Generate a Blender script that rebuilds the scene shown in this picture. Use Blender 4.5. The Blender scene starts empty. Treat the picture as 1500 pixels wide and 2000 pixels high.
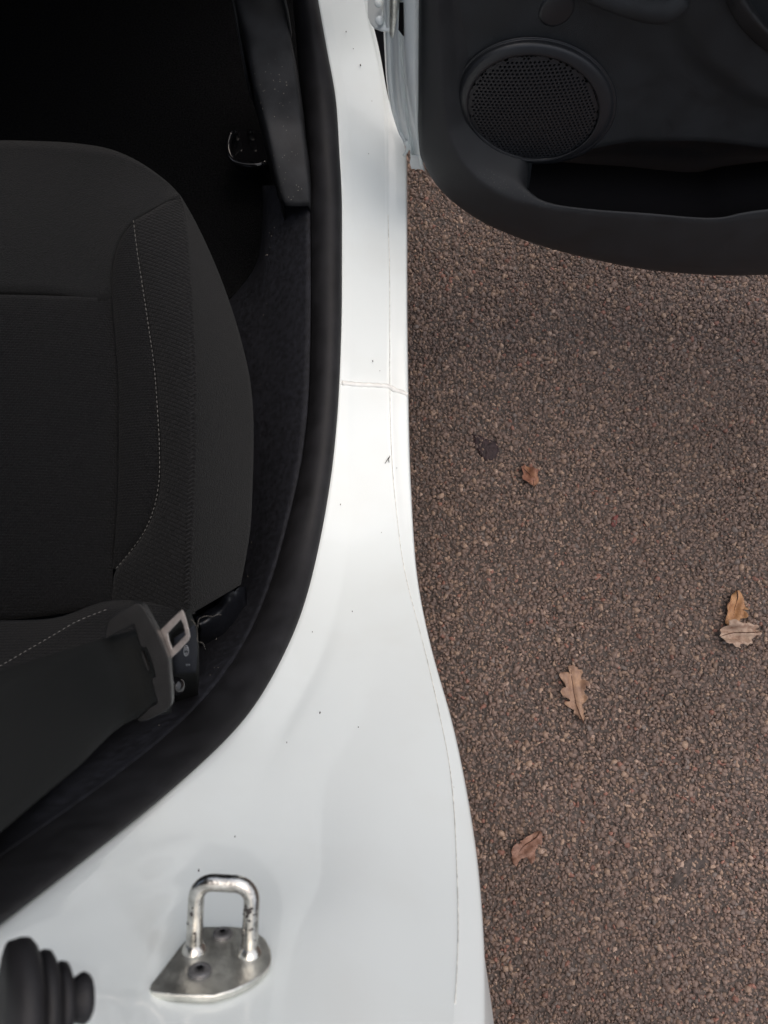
import bpy, bmesh, math, random
import numpy as np
from mathutils import Vector, noise as mnoise

random.seed(7); rng = np.random.default_rng(7)
S_ = bpy.context.scene
COL = S_.collection

# ------------------------------------------------------------------ camera, sky, sun, exposure
CAM = np.array([0.0, 0.0, 1.35]); PITCH = math.radians(77.0); FPX = 26.0 / 36.0 * 2000.0
FW = np.array([0, math.cos(PITCH), -math.sin(PITCH)]); UP = np.array([0, math.sin(PITCH), math.cos(PITCH)]); RT = np.array([1.0, 0, 0])
cd = bpy.data.cameras.new('camera'); cam = bpy.data.objects.new('camera', cd); COL.objects.link(cam)
cam.location = CAM; cam.rotation_euler = (math.pi / 2 - PITCH, 0, 0)
cd.sensor_fit = 'VERTICAL'; cd.sensor_height = 36; cd.sensor_width = 27; cd.lens = 26
cd.clip_start = 0.01; cd.clip_end = 500
cd.dof.use_dof = True; cd.dof.focus_distance = 1.12; cd.dof.aperture_fstop = 13
S_.camera = cam

SUN_EL, SUN_AZ = math.radians(74), math.radians(58)     # azimuth measured from +Y towards +X
w = bpy.data.worlds.new('World'); S_.world = w; w.use_nodes = True
wn = w.node_tree; bg = wn.nodes['Background']
sk = wn.nodes.new('ShaderNodeTexSky'); sk.sky_type = 'NISHITA'; sk.sun_disc = False
sk.sun_elevation = SUN_EL; sk.sun_rotation = SUN_AZ; sk.air_density = 0.8; sk.dust_density = 7.0; sk.ozone_density = 0.9
wn.links.new(sk.outputs[0], bg.inputs[0]); bg.inputs[1].default_value = 0.10
sd = bpy.data.lights.new('sun', 'SUN'); sd.energy = 1.45; sd.angle = math.radians(135); sd.color = (1, 0.99, 0.98)
sun = bpy.data.objects.new('sun', sd); COL.objects.link(sun)
tosun = Vector((math.sin(SUN_AZ) * math.cos(SUN_EL), math.cos(SUN_AZ) * math.cos(SUN_EL), math.sin(SUN_EL)))
sun.rotation_euler = tosun.to_track_quat('Z', 'Y').to_euler()
S_.view_settings.view_transform = 'Standard'; S_.view_settings.look = 'None'
S_.view_settings.gamma = 1; S_.view_settings.use_curve_mapping = False
S_.view_settings.exposure = 0.27

# ------------------------------------------------------------------ placing: sight lines met with heights and planes
def ray(px, py):
    px = np.asarray(px, float); py = np.asarray(py, float)
    return FW + ((px - 750) / FPX)[..., None] * RT + ((1000 - py) / FPX)[..., None] * UP
def at_z(px, py, z):
    d = ray(px, py); t = (np.asarray(z) - CAM[2]) / d[..., 2]; return CAM + d * t[..., None]
def at_y(px, py, y):
    d = ray(px, py); t = np.asarray(y) / d[..., 1]; return CAM + d * t[..., None]
def at_d(px, py, dep):
    return CAM + ray(px, py) * np.asarray(dep, float)[..., None]
def at_plane(px, py, p0, n):
    d = ray(px, py); p0 = np.asarray(p0); n = np.asarray(n); t = ((p0 - CAM) @ n) / (d @ n); return CAM + d * t[..., None]

def pchip(x, y, xq):
    x = np.asarray(x, float); y = np.asarray(y, float); xq = np.asarray(xq, float)
    h = np.diff(x); s = np.diff(y) / h; m = np.zeros_like(y)
    for i in range(1, len(x) - 1):
        if s[i - 1] * s[i] > 0:
            w1 = 2 * h[i] + h[i - 1]; w2 = h[i] + 2 * h[i - 1]; m[i] = (w1 + w2) / (w1 / s[i - 1] + w2 / s[i])
    m[0], m[-1] = s[0], s[-1]
    i = np.clip(np.searchsorted(x, xq) - 1, 0, len(x) - 2); t = (xq - x[i]) / h[i]
    return ((2*t**3 - 3*t**2 + 1) * y[i] + (t**3 - 2*t**2 + t) * h[i] * m[i] + (-2*t**3 + 3*t**2) * y[i+1] + (t**3 - t**2) * h[i] * m[i+1])
def resample(pts, n, smooth=True):
    p = np.asarray(pts, float); c = np.r_[0, np.cumsum(np.maximum(np.linalg.norm(np.diff(p[:, :2], axis=0), axis=1), 1e-6))]
    q = np.linspace(0, c[-1], n)
    if not smooth or len(p) < 3: return np.stack([np.interp(q, c, p[:, k]) for k in range(p.shape[1])], 1)
    out = []
    m = np.gradient(p, c, axis=0); i = np.clip(np.searchsorted(c, q) - 1, 0, len(c) - 2)
    h = (c[i+1] - c[i]); t = (q - c[i]) / h; t_ = t[:, None]; h_ = h[:, None]
    return (2*t_**3-3*t_**2+1)*p[i] + (t_**3-2*t_**2+t_)*h_*m[i] + (-2*t_**3+3*t_**2)*p[i+1] + (t_**3-t_**2)*h_*m[i+1]

# ------------------------------------------------------------------ materials
def mat(name, col, rough=0.5, spec=0.5, metal=0.0, coat=0.0, bump=0.0, bscale=300.0, var=0.0, vscale=20.0, kind='noise', sheen=0.0, stretch=None, var2=None, bdist=0.001):
    m = bpy.data.materials.new(name); m.use_nodes = True; nt = m.node_tree; N = nt.nodes; L = nt.links
    b = N['Principled BSDF']
    b.inputs['Base Color'].default_value = (*col, 1); b.inputs['Roughness'].default_value = rough
    b.inputs['Specular IOR Level'].default_value = spec; b.inputs['Metallic'].default_value = metal
    b.inputs['Coat Weight'].default_value = coat; b.inputs['Coat Roughness'].default_value = 0.06
    b.inputs['Sheen Weight'].default_value = sheen; b.inputs['Sheen Roughness'].default_value = 0.5
    tc = N.new('ShaderNodeTexCoord'); src = tc.outputs['Object']
    if stretch:
        mp = N.new('ShaderNodeMapping'); mp.inputs['Scale'].default_value = stretch; L.new(src, mp.inputs[0]); src = mp.outputs[0]
    if var > 0:
        n1 = N.new('ShaderNodeTexNoise'); n1.inputs['Scale'].default_value = vscale; n1.inputs['Detail'].default_value = 6; L.new(src, n1.inputs['Vector'])
        r = N.new('ShaderNodeValToRGB'); e = r.color_ramp.elements
        e[0].position = 0.32; e[1].position = 0.68
        lo = tuple(c * (1 - var) for c in col) if var2 is None else var2; hi = tuple(min(1, c * (1 + var)) for c in col)
        e[0].color = (*lo, 1); e[1].color = (*hi, 1); L.new(n1.outputs['Fac'], r.inputs[0]); L.new(r.outputs[0], b.inputs['Base Color'])
        mr = N.new('ShaderNodeMapRange'); mr.inputs['To Min'].default_value = max(0.02, rough - 0.08); mr.inputs['To Max'].default_value = min(1, rough + 0.08)
        L.new(n1.outputs['Fac'], mr.inputs[0]); L.new(mr.outputs[0], b.inputs['Roughness'])
    if bump > 0:
        if kind == 'voronoi':
            t = N.new('ShaderNodeTexVoronoi'); t.inputs['Scale'].default_value = bscale; o = t.outputs['Distance']
        elif kind == 'wave':
            t = N.new('ShaderNodeTexWave'); t.inputs['Scale'].default_value = bscale; t.inputs['Distortion'].default_value = 0.6; o = t.outputs['Fac']
        else:
            t = N.new('ShaderNodeTexNoise'); t.inputs['Scale'].default_value = bscale; t.inputs['Detail'].default_value = 3; o = t.outputs['Fac']
        L.new(src, t.inputs['Vector'])
        bp = N.new('ShaderNodeBump'); bp.inputs['Strength'].default_value = bump; bp.inputs['Distance'].default_value = bdist
        L.new(o, bp.inputs['Height']); L.new(bp.outputs[0], b.inputs['Normal'])
    return m

def paint_material():
    m = mat('white_car_paint', (0.79, 0.845, 0.845), rough=0.36, spec=0.45, coat=0.5)
    nt = m.node_tree; N = nt.nodes; L = nt.links; b = N['Principled BSDF']
    tc = N.new('ShaderNodeTexCoord')
    n1 = N.new('ShaderNodeTexNoise'); n1.inputs['Scale'].default_value = 9; n1.inputs['Detail'].default_value = 8; L.new(tc.outputs['Object'], n1.inputs['Vector'])
    r1 = N.new('ShaderNodeValToRGB'); e = r1.color_ramp.elements; e[0].position = .30; e[1].position = .52
    e[0].color = (.765, .812, .80, 1); e[1].color = (.79, .846, .842, 1); L.new(n1.outputs['Fac'], r1.inputs[0])
    v = N.new('ShaderNodeTexVoronoi'); v.inputs['Scale'].default_value = 46; L.new(tc.outputs['Object'], v.inputs['Vector'])
    lt = N.new('ShaderNodeMath'); lt.operation = 'LESS_THAN'; lt.inputs[1].default_value = 0.035; L.new(v.outputs['Distance'], lt.inputs[0])
    wn_ = N.new('ShaderNodeTexWhiteNoise'); L.new(v.outputs['Position'], wn_.inputs['Vector'])
    g = N.new('ShaderNodeMath'); g.operation = 'GREATER_THAN'; g.inputs[1].default_value = 0.84; L.new(wn_.outputs['Value'], g.inputs[0])
    mu = N.new('ShaderNodeMath'); mu.operation = 'MULTIPLY'; L.new(lt.outputs[0], mu.inputs[0]); L.new(g.outputs[0], mu.inputs[1])
    mx = N.new('ShaderNodeMix'); mx.data_type = 'RGBA'; L.new(mu.outputs[0], mx.inputs[0]); L.new(r1.outputs[0], mx.inputs[6]); mx.inputs[7].default_value = (.22, .20, .17, 1)
    L.new(mx.outputs[2], b.inputs['Base Color'])
    n2 = N.new('ShaderNodeTexNoise'); n2.inputs['Scale'].default_value = 30; n2.inputs['Detail'].default_value = 5; L.new(tc.outputs['Object'], n2.inputs['Vector'])
    mr = N.new('ShaderNodeMapRange'); mr.inputs['To Min'].default_value = .30; mr.inputs['To Max'].default_value = .44; L.new(n2.outputs['Fac'], mr.inputs[0]); L.new(mr.outputs[0], b.inputs['Roughness'])
    return m

M = dict(
    paint=paint_material(),
    rubber=mat('black_rubber', (0.0115, 0.0115, 0.0135), rough=0.62, spec=0.35, bump=.25, bscale=900, var=.35, vscale=35),
    trim=mat('dark_textured_trim', (0.013, 0.014, 0.019), rough=0.7, spec=0.3, bump=.6, bscale=1400, var=.45, vscale=120),
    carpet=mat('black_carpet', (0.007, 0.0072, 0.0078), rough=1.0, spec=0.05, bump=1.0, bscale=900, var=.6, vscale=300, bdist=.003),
    kick=mat('grey_kick_plastic', (0.019, 0.020, 0.022), rough=0.55, spec=0.4, bump=.4, bscale=1600, var=.35, vscale=40),
    door=mat('grained_door_plastic', (0.0155, 0.018, 0.0205), rough=0.52, spec=0.42, bump=.55, bscale=1500, kind='voronoi', var=.22, vscale=25, bdist=.0006),
    doorlip=mat('satin_door_plastic', (0.0155, 0.0172, 0.0195), rough=0.5, spec=0.45, bump=.45, bscale=1900, kind='voronoi', var=.2, vscale=22, bdist=.0006),
    insert=mat('dark_door_cloth', (0.024, 0.0245, 0.027), rough=0.85, spec=0.2, bump=.5, bscale=1600, var=.3, vscale=400),
    bezel=mat('speaker_plastic', (0.015, 0.0165, 0.0195), rough=0.38, spec=0.5, bump=.15, bscale=1500),
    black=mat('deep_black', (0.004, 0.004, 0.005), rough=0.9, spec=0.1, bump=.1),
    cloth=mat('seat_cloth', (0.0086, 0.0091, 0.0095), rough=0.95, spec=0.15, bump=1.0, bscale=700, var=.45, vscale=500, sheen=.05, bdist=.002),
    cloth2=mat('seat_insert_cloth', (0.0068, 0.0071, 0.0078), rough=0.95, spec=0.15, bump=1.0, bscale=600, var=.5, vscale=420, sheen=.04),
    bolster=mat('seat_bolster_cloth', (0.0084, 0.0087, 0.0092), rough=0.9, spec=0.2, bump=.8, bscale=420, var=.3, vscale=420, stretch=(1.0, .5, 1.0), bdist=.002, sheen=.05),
    thread=mat('grey_thread', (0.16, 0.157, 0.15), rough=0.8, spec=0.2, bump=.2, bscale=3000),
    hair=mat('pale_hair', (0.19, 0.175, 0.155), rough=0.5, spec=0.4, var=.2),
    web=mat('belt_webbing', (0.0055, 0.0066, 0.0067), rough=0.8, spec=0.25, bump=.6, bscale=1500, var=.3, vscale=700, bdist=.0006),
    tongue=mat('belt_plastic', (0.0090, 0.0093, 0.0100), rough=0.36, spec=0.26, bump=.35, bscale=1800, var=.2, vscale=90),
    steel=mat('brushed_steel', (0.42, 0.385, 0.37), rough=0.34, metal=1.0, bump=.15, bscale=900, var=.12, vscale=300),
    zinc=mat('zinc_steel', (0.56, 0.55, 0.52), rough=0.2, metal=1.0, bump=.25, bscale=500, var=.3, vscale=160),
    plate=mat('striker_plate_steel', (0.74, 0.74, 0.69), rough=0.42, metal=1.0, bump=.35, bscale=350, var=.25, vscale=90),
    screw=mat('screw_steel', (0.15, 0.15, 0.155), rough=0.5, metal=.6, bump=.3, bscale=700, var=.2, vscale=200),
    grease=mat('dark_grease', (0.035, 0.03, 0.03), rough=0.5, spec=.4, var=.3, vscale=200),
    seam=mat('paint_sealer', (0.84, 0.85, 0.82), rough=0.45, spec=.4, bump=.3, bscale=300, var=.08, vscale=60),
    dirt=mat('grime_line', (0.74, 0.73, 0.69), rough=0.9, spec=.2, var=.3, vscale=150),
    speck=mat('dirt_speck', (0.06, 0.05, 0.045), rough=0.9, spec=.2, var=.3),
    label=mat('belt_label_cloth', (0.016, 0.018, 0.024), rough=0.8, spec=.2, bump=.3, bscale=2000),
    ink=mat('label_print', (0.30, 0.31, 0.33), rough=0.8, spec=.2),
    gloss=mat('gloss_black_plastic', (0.006, 0.006, 0.007), rough=0.08, spec=.6),
    smear=mat('mud_smear', (0.066, 0.053, 0.048), rough=0.75, spec=.3, bump=.7, bscale=260, var=.45, vscale=160),
    smear2=mat('purple_smear', (0.026, 0.015, 0.017), rough=0.6, spec=.3, bump=.8, bscale=300, var=.5, vscale=160),
    vein=mat('leaf_rib', (0.075, 0.035, 0.022), rough=0.7, spec=.3, var=.2, vscale=200),
)

def weave(m, rot, bw, bh, amt):
    nt = m.node_tree; N = nt.nodes; L = nt.links; b = N['Principled BSDF']
    tc = N.new('ShaderNodeTexCoord'); mp = N.new('ShaderNodeMapping'); mp.inputs['Rotation'].default_value = (0, 0, rot); L.new(tc.outputs['Object'], mp.inputs[0])
    br = N.new('ShaderNodeTexBrick'); br.inputs['Scale'].default_value = 1; br.inputs['Brick Width'].default_value = bw; br.inputs['Row Height'].default_value = bh; br.inputs['Mortar Size'].default_value = bh*.22; br.inputs['Mortar Smooth'].default_value = .6
    br.inputs['Color1'].default_value = (1, 1, 1, 1); br.inputs['Color2'].default_value = (.8, .8, .8, 1); br.inputs['Mortar'].default_value = (1 - amt,)*3 + (1,); L.new(mp.outputs[0], br.inputs['Vector'])
    old = b.inputs['Base Color'].links[0].from_socket; mx = N.new('ShaderNodeMix'); mx.data_type = 'RGBA'; mx.blend_type = 'MULTIPLY'; mx.inputs[0].default_value = 1
    L.new(old, mx.inputs[6]); L.new(br.outputs['Color'], mx.inputs[7]); L.new(mx.outputs[2], b.inputs['Base Color'])
    bp = N.new('ShaderNodeBump'); bp.inputs['Strength'].default_value = .8; bp.inputs['Distance'].default_value = .001; bp.invert = True
    prev = b.inputs['Normal'].links[0].from_socket; L.new(prev, bp.inputs['Normal']); L.new(br.outputs['Fac'], bp.inputs['Height']); L.new(bp.outputs[0], b.inputs['Normal'])
weave(M['bolster'], .45, .0085, .0042, .55)
weave(M['cloth2'], .0, .0040, .0030, .3)

def leaf_material(name, a, b, c):
    m = bpy.data.materials.new(name); m.use_nodes = True; nt = m.node_tree; N = nt.nodes; L = nt.links; p = N['Principled BSDF']
    tc = N.new('ShaderNodeTexCoord')
    n = N.new('ShaderNodeTexNoise'); n.inputs['Scale'].default_value = 55; n.inputs['Detail'].default_value = 7; n.inputs['Roughness'].default_value = .7; L.new(tc.outputs['Object'], n.inputs['Vector'])
    r = N.new('ShaderNodeValToRGB'); e = r.color_ramp.elements; e[0].position = .30; e[0].color = (*b, 1); e[1].position = .70; e[1].color = (*a, 1)
    x = e.new(.5); x.color = (*c, 1); L.new(n.outputs['Fac'], r.inputs[0]); L.new(r.outputs[0], p.inputs['Base Color'])
    p.inputs['Roughness'].default_value = .55; p.inputs['Specular IOR Level'].default_value = .35
    n2 = N.new('ShaderNodeTexNoise'); n2.inputs['Scale'].default_value = 260; n2.inputs['Detail'].default_value = 4; L.new(tc.outputs['Object'], n2.inputs['Vector'])
    bp = N.new('ShaderNodeBump'); bp.inputs['Strength'].default_value = .5; bp.inputs['Distance'].default_value = .001; L.new(n2.outputs['Fac'], bp.inputs['Height']); L.new(bp.outputs[0], p.inputs['Normal'])
    return m

# ------------------------------------------------------------------ object helpers
def link(name, me, m, parent=None, kind=None, label=None):
    o = bpy.data.objects.new(name, me); COL.objects.link(o)
    if m: me.materials.append(m)
    if parent: o.parent = parent
    if kind: o['kind'] = kind
    if label: o['label'] = label
    return o
def from_faces(name, V, F, m, parent=None, smooth=True, **k):
    me = bpy.data.meshes.new(name); me.from_pydata([tuple(map(float, v)) for v in V], [], [tuple(map(int, f)) for f in F]); me.update()
    if smooth: me.polygons.foreach_set('use_smooth', [True] * len(me.polygons))
    return link(name, me, m, parent, **k)
def grid(name, P, m, parent=None, thick=0.0, sub=0, off=-1, up=None, closed=False, **k):
    n, q = P.shape[:2]; V = P.reshape(-1, 3)
    r = q if closed else q - 1
    F = [(i*q + j, i*q + (j+1) % q, (i+1)*q + (j+1) % q, (i+1)*q + j) for i in range(n-1) for j in range(r)]
    # face the given side (default: the side the viewer stands on)
    c = np.array([np.cross(V[f[1]] - V[f[0]], V[f[3]] - V[f[0]]) for f in F]); ctr = np.array([V[list(f)].mean(0) for f in F])
    ref = (np.asarray(up)[None] if up is not None else (CAM[None] - ctr))
    if (c * ref).sum() < 0: F = [f[::-1] for f in F]
    o = from_faces(name, V, F, m, parent, **k)
    if sub: md = o.modifiers.new('sub', 'SUBSURF'); md.levels = sub; md.render_levels = sub
    if thick: md = o.modifiers.new('thick', 'SOLIDIFY'); md.thickness = thick; md.offset = off
    return o
def loft(curves, n, sub, conv, smooth=True):
    """curves of (px, py, value) -> world grid; conv turns (px, py, value) into points"""
    C = [resample(c, n) for c in curves]
    W = np.stack([conv(c[:, 0], c[:, 1], c[:, 2]) for c in C], 1)          # n x k x 3
    k = W.shape[1]
    if sub <= 1: return W
    t = np.linspace(0, k - 1, (k - 1) * sub + 1); i = np.clip(t.astype(int), 0, k - 2); f = (t - i)[None, :, None]
    a, b = W[:, i], W[:, i + 1]
    if not smooth or k < 3: return a + (b - a) * f
    G = np.gradient(W, axis=1); ga, gb = G[:, i], G[:, i + 1]
    return (2*f**3-3*f**2+1)*a + (f**3-2*f**2+f)*ga + (-2*f**3+3*f**2)*b + (f**3-f**2)*gb
def tube(name, pts, r, m, parent=None, seg=10, closed=False, **k):
    P = np.asarray(pts, float); n = len(P); T = np.gradient(P, axis=0); T /= np.linalg.norm(T, axis=1)[:, None]
    ref = np.array([0.31, 0.2, 0.93]); A = np.cross(T[0], ref); A /= np.linalg.norm(A); rings = []
    rr = np.full(n, r) if np.isscalar(r) else np.asarray(r)
    for i in range(n):
        A = A - T[i] * (A @ T[i]); A /= np.linalg.norm(A); B = np.cross(T[i], A)
        an = np.linspace(0, 2*math.pi, seg, endpoint=False)
        rings.append(P[i] + rr[i] * (np.cos(an)[:, None] * A + np.sin(an)[:, None] * B))
    V = np.concatenate(rings); F = [(i*seg+j, i*seg+(j+1) % seg, (i+1)*seg+(j+1) % seg, (i+1)*seg+j) for i in range(n-1) for j in range(seg)]
    F += [tuple(range(seg))[::-1], tuple(range((n-1)*seg, n*seg))]
    return from_faces(name, V, F, m, parent, **k)
def frame_of(n, x):
    n = np.asarray(n, float); n /= np.linalg.norm(n); x = np.asarray(x, float); x = x - n*(x @ n); x /= np.linalg.norm(x); return x, np.cross(n, x), n
def lathe(name, prof, o, fr, m, parent=None, seg=40, **k):
    x, y, n = fr; an = np.linspace(0, 2*math.pi, seg, endpoint=False)
    P = np.stack([np.asarray(o) + n*h + r*(np.cos(an)[:, None]*x + np.sin(an)[:, None]*y) for r, h in prof])
    V = P.reshape(-1, 3); q = seg
    F = [(i*q+j, i*q+(j+1) % q, (i+1)*q+(j+1) % q, (i+1)*q+j) for i in range(len(prof)-1) for j in range(q)]
    return from_faces(name, V, F, m, parent, **k)
def slab(name, poly, nrm, th, m, parent=None, bevel=0.0, holes=None, **k):
    """closed polygon of world points given thickness th against its normal"""
    bm = bmesh.new(); nrm = Vector(nrm).normalized()
    vs = [bm.verts.new(tuple(p)) for p in poly]; edges = [bm.edges.new((vs[i], vs[(i+1) % len(vs)])) for i in range(len(vs))]
    for h in (holes or []):
        hv = [bm.verts.new(tuple(p)) for p in h]; edges += [bm.edges.new((hv[i], hv[(i+1) % len(hv)])) for i in range(len(hv))]
    bmesh.ops.triangle_fill(bm, use_beauty=True, edges=edges, normal=nrm)
    for f in bm.faces:
        if f.normal.dot(nrm) < 0: f.normal_flip()
    top = list(bm.faces)
    bmesh.ops.dissolve_limit(bm, angle_limit=0.02, verts=bm.verts[:], edges=bm.edges[:])
    r = bmesh.ops.extrude_face_region(bm, geom=bm.faces[:])
    bmesh.ops.translate(bm, vec=-nrm*th, verts=[g for g in r['geom'] if isinstance(g, bmesh.types.BMVert)])
    bmesh.ops.recalc_face_normals(bm, faces=bm.faces[:])
    me = bpy.data.meshes.new(name); bm.to_mesh(me); bm.free()
    o = link(name, me, m, parent, **k)
    if bevel:
        md = o.modifiers.new('bevel', 'BEVEL'); md.width = bevel; md.segments = 3; md.limit_method = 'ANGLE'; md.angle_limit = math.radians(40)
        me.polygons.foreach_set('use_smooth', [True]*len(me.polygons)); 
        wn2 = o.modifiers.new('wn', 'WEIGHTED_NORMAL'); wn2.keep_sharp = False
    return o
def box(name, lo, hi, m, parent=None, **k):
    x0, y0, z0 = lo; x1, y1, z1 = hi
    V = [(x0,y0,z0),(x1,y0,z0),(x1,y1,z0),(x0,y1,z0),(x0,y0,z1),(x1,y0,z1),(x1,y1,z1),(x0,y1,z1)]
    F = [(3,2,1,0),(4,5,6,7),(0,1,5,4),(1,2,6,5),(2,3,7,6),(3,0,4,7)]
    return from_faces(name, V, F, m, parent, smooth=False, **k)
def empty(name, loc, parent=None):
    o = bpy.data.objects.new(name, None); COL.objects.link(o); o.empty_display_size = .1
    if parent: o.parent = parent
    else: o.location = loc
    return o

# ------------------------------------------------------------------ ground
def ground():
    m = bpy.data.materials.new('asphalt'); m.use_nodes = True; N = m.node_tree.nodes; L = m.node_tree.links; b = N['Principled BSDF']
    tc = N.new('ShaderNodeTexCoord'); v = N.new('ShaderNodeTexVoronoi'); v.inputs['Scale'].default_value = 130; L.new(tc.outputs['Object'], v.inputs['Vector'])
    r = N.new('ShaderNodeValToRGB'); e = r.color_ramp.elements; e[0].color = (.034, .028, .025, 1); e[1].color = (.10, .08, .071, 1)
    L.new(v.outputs['Color'], r.inputs[0]); L.new(r.outputs[0], b.inputs['Base Color']); b.inputs['Roughness'].default_value = .9
    bp = N.new('ShaderNodeBump'); bp.inputs['Strength'].default_value = .8; bp.inputs['Distance'].default_value = .003; bp.invert = True
    L.new(v.outputs['Distance'], bp.inputs['Height']); L.new(bp.outputs[0], b.inputs['Normal'])
    P = np.array([[[-80, -80, 0], [80, -80, 0]], [[-80, 80, 0], [80, 80, 0]]], float)
    grid('ground', P, m, kind='structure')

def chippings():
    x0, x1, y0, y1 = -0.12, 1.02, -0.95, 1.65; s = 0.0050
    gx, gy = np.meshgrid(np.arange(x0, x1, s), np.arange(y0, y1, s)); n = gx.size
    cx = gx.ravel() + rng.uniform(-.6, .6, n)*s; cy = gy.ravel() + rng.uniform(-.6, .6, n)*s
    L = rng.lognormal(math.log(.0039), .30, n).clip(.0020, .0080); W = L*rng.uniform(.45, .9, n); H = L*rng.uniform(.35, .7, n)
    K = 5
    an = np.linspace(0, 2*math.pi, K, endpoint=False)[None] + rng.uniform(-.5, .5, (n, K))
    rr = rng.uniform(.65, 1.15, (n, K))
    top = np.stack([np.cos(an)*rr*.82, np.sin(an)*rr*.82, np.full((n, K), 1.0) + rng.uniform(-.55, .15, (n, K))], -1)
    bot = np.stack([np.cos(an)*rr, np.sin(an)*rr, np.full((n, K), -1.0)], -1)
    V = np.concatenate([top, bot], 1) * np.stack([L, W, H], -1)[:, None]
    ya = rng.uniform(0, 2*math.pi, n); ta = rng.normal(0, .36, n).clip(-.9, .9); tb = rng.normal(0, .36, n).clip(-.9, .9)
    def rot(V, a, i, j):
        c, s_ = np.cos(a)[:, None], np.sin(a)[:, None]; A, B = V[..., i].copy(), V[..., j].copy()
        V[..., i] = c*A - s_*B; V[..., j] = s_*A + c*B
    rot(V, ta, 1, 2); rot(V, tb, 0, 2); rot(V, ya, 0, 1)
    # gentle uneven lay of the surface, some stones proud
    hz = np.array([mnoise.noise(Vector((a*7, b*7, 0))) for a, b in zip(cx, cy)])
    V += np.stack([cx, cy, .0009 + .0013*hz + rng.uniform(-.0019, .0016, n)], -1)[:, None]
    pal = np.array([[.105,.084,.074],[.125,.102,.090],[.088,.074,.068],[.150,.118,.094],[.070,.058,.054],[.205,.165,.130],[.150,.080,.064],[.100,.097,.095],[.24,.20,.17]])
    pr = np.array([.24,.20,.17,.12,.11,.055,.022,.055,.015]); ci = rng.choice(len(pal), n, p=pr/pr.sum())
    tone = 1 + .30*np.array([mnoise.noise(Vector((a*2.3 + 5, b*2.3, 3))) for a, b in zip(cx, cy)])
    pal = .82*pal + .18*np.array([[.112, .089, .078]]); col = pal[ci]*np.array([1.40, 1.22, 1.14])*rng.uniform(.80, 1.2, (n, 1))*tone[:, None]
    tri = [(0, 1, 2), (0, 2, 3), (0, 3, 4)]
    for j in range(K):
        k = (j+1) % K; tri += [(j, K+j, K+k), (j, K+k, k)]
    tri = np.array(tri); nf = len(tri); F = (tri[None] + (np.arange(n)*2*K)[:, None, None]).reshape(-1)
    me = bpy.data.meshes.new('stone_chippings'); me.vertices.add(n*2*K); me.vertices.foreach_set('co', V.reshape(-1).astype(np.float32))
    me.loops.add(len(F)); me.loops.foreach_set('vertex_index', F.astype(np.int32))
    me.polygons.add(n*nf); me.polygons.foreach_set('loop_start', np.arange(0, len(F), 3, dtype=np.int32)); me.polygons.foreach_set('loop_total', np.full(n*nf, 3, dtype=np.int32))
    me.update(calc_edges=True)
    at = me.color_attributes.new('stone', 'FLOAT_COLOR', 'POINT')
    c4 = np.ones((n, 2*K, 4), np.float32); c4[..., :3] = col[:, None]; at.data.foreach_set('color', c4.reshape(-1))
    m = bpy.data.materials.new('stone_chips'); m.use_nodes = True; N = m.node_tree.nodes; Lk = m.node_tree.links; b = N['Principled BSDF']
    a = N.new('ShaderNodeAttribute'); a.attribute_name = 'stone'; b.inputs['Roughness'].default_value = .62; b.inputs['Specular IOR Level'].default_value = .4
    tc = N.new('ShaderNodeTexCoord'); nz = N.new('ShaderNodeTexNoise'); nz.inputs['Scale'].default_value = 700; nz.inputs['Detail'].default_value = 3; Lk.new(tc.outputs['Object'], nz.inputs['Vector'])
    mr = N.new('ShaderNodeMapRange'); mr.inputs['To Min'].default_value = .7; mr.inputs['To Max'].default_value = 1.3; Lk.new(nz.outputs['Fac'], mr.inputs[0])
    mx = N.new('ShaderNodeMix'); mx.data_type = 'RGBA'; mx.blend_type = 'MULTIPLY'; mx.inputs[0].default_value = 1; Lk.new(a.outputs['Color'], mx.inputs[6]); Lk.new(mr.outputs[0], mx.inputs[7])
    Lk.new(mx.outputs[2], b.inputs['Base Color'])
    link('stone_chippings', me, m, kind='stuff')

ground(); chippings()

# ------------------------------------------------------------------ the car
car = empty('car', (-0.8, 0.3, 0))
car['label'] = 'white car with its front door swung open over the tarmac'; car['category'] = 'car'
car.location = (0, 0, 0)

YS = [-250,-100, 0, 100, 200, 300, 400, 570, 750, 900,1000,1100,1200,1300,1400,1500,1600,1700,1800,1900,2000,2120,2400]
Sx = [ 590, 606,622, 640, 658, 664, 669, 669, 664, 652, 637, 617, 590, 545, 485, 385, 265, 140,   8,-120,-250,-410,-900]
Sz = [ .64,.585,.535,.475,.43,.40,.388,.385,.385,.388,.396,.420,.472,.550,.645,.750,.850,.940,1.015,1.07,1.11,1.145,1.20]
Cx = [ 712, 713,716, 738, 755, 757, 758, 762, 762, 766, 775, 787, 812, 838, 860, 880, 889, 893, 896, 893, 887, 878,860]
Ex = [ 716, 717,720, 742, 760, 795, 795, 795, 797, 800, 805, 811, 827, 851, 881, 903, 921, 935, 943, 948, 949, 948,940]
Ez = [ .60,.535,.485,.43,.39,.366,.360,.360,.360,.362,.370,.395,.450,.515,.580,.638,.692,.745,.795,.840,.880,.920,1.02]
S2x =[ 545, 562,573, 582, 590, 600, 606, 608, 605, 590, 567, 540, 505, 450, 365, 245, 105, -40,-180,-320,-460,-620,-1150]
yy = np.r_[np.linspace(-250, 600, 26)[:-1], np.linspace(600, 2400, 74)]
YD = np.arange(-250, 2401, 10.0); KW = np.hanning(19); KW /= KW.sum()
def smooth_table(v):
    a = pchip(YS, v, YD); p = np.r_[2*a[0] - a[9:0:-1], a, 2*a[-1] - a[-2:-11:-1]]; g = np.clip((YD - 480)/250, 0, 1); return a*(1 - g) + np.convolve(p, KW, 'valid')*g
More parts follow.
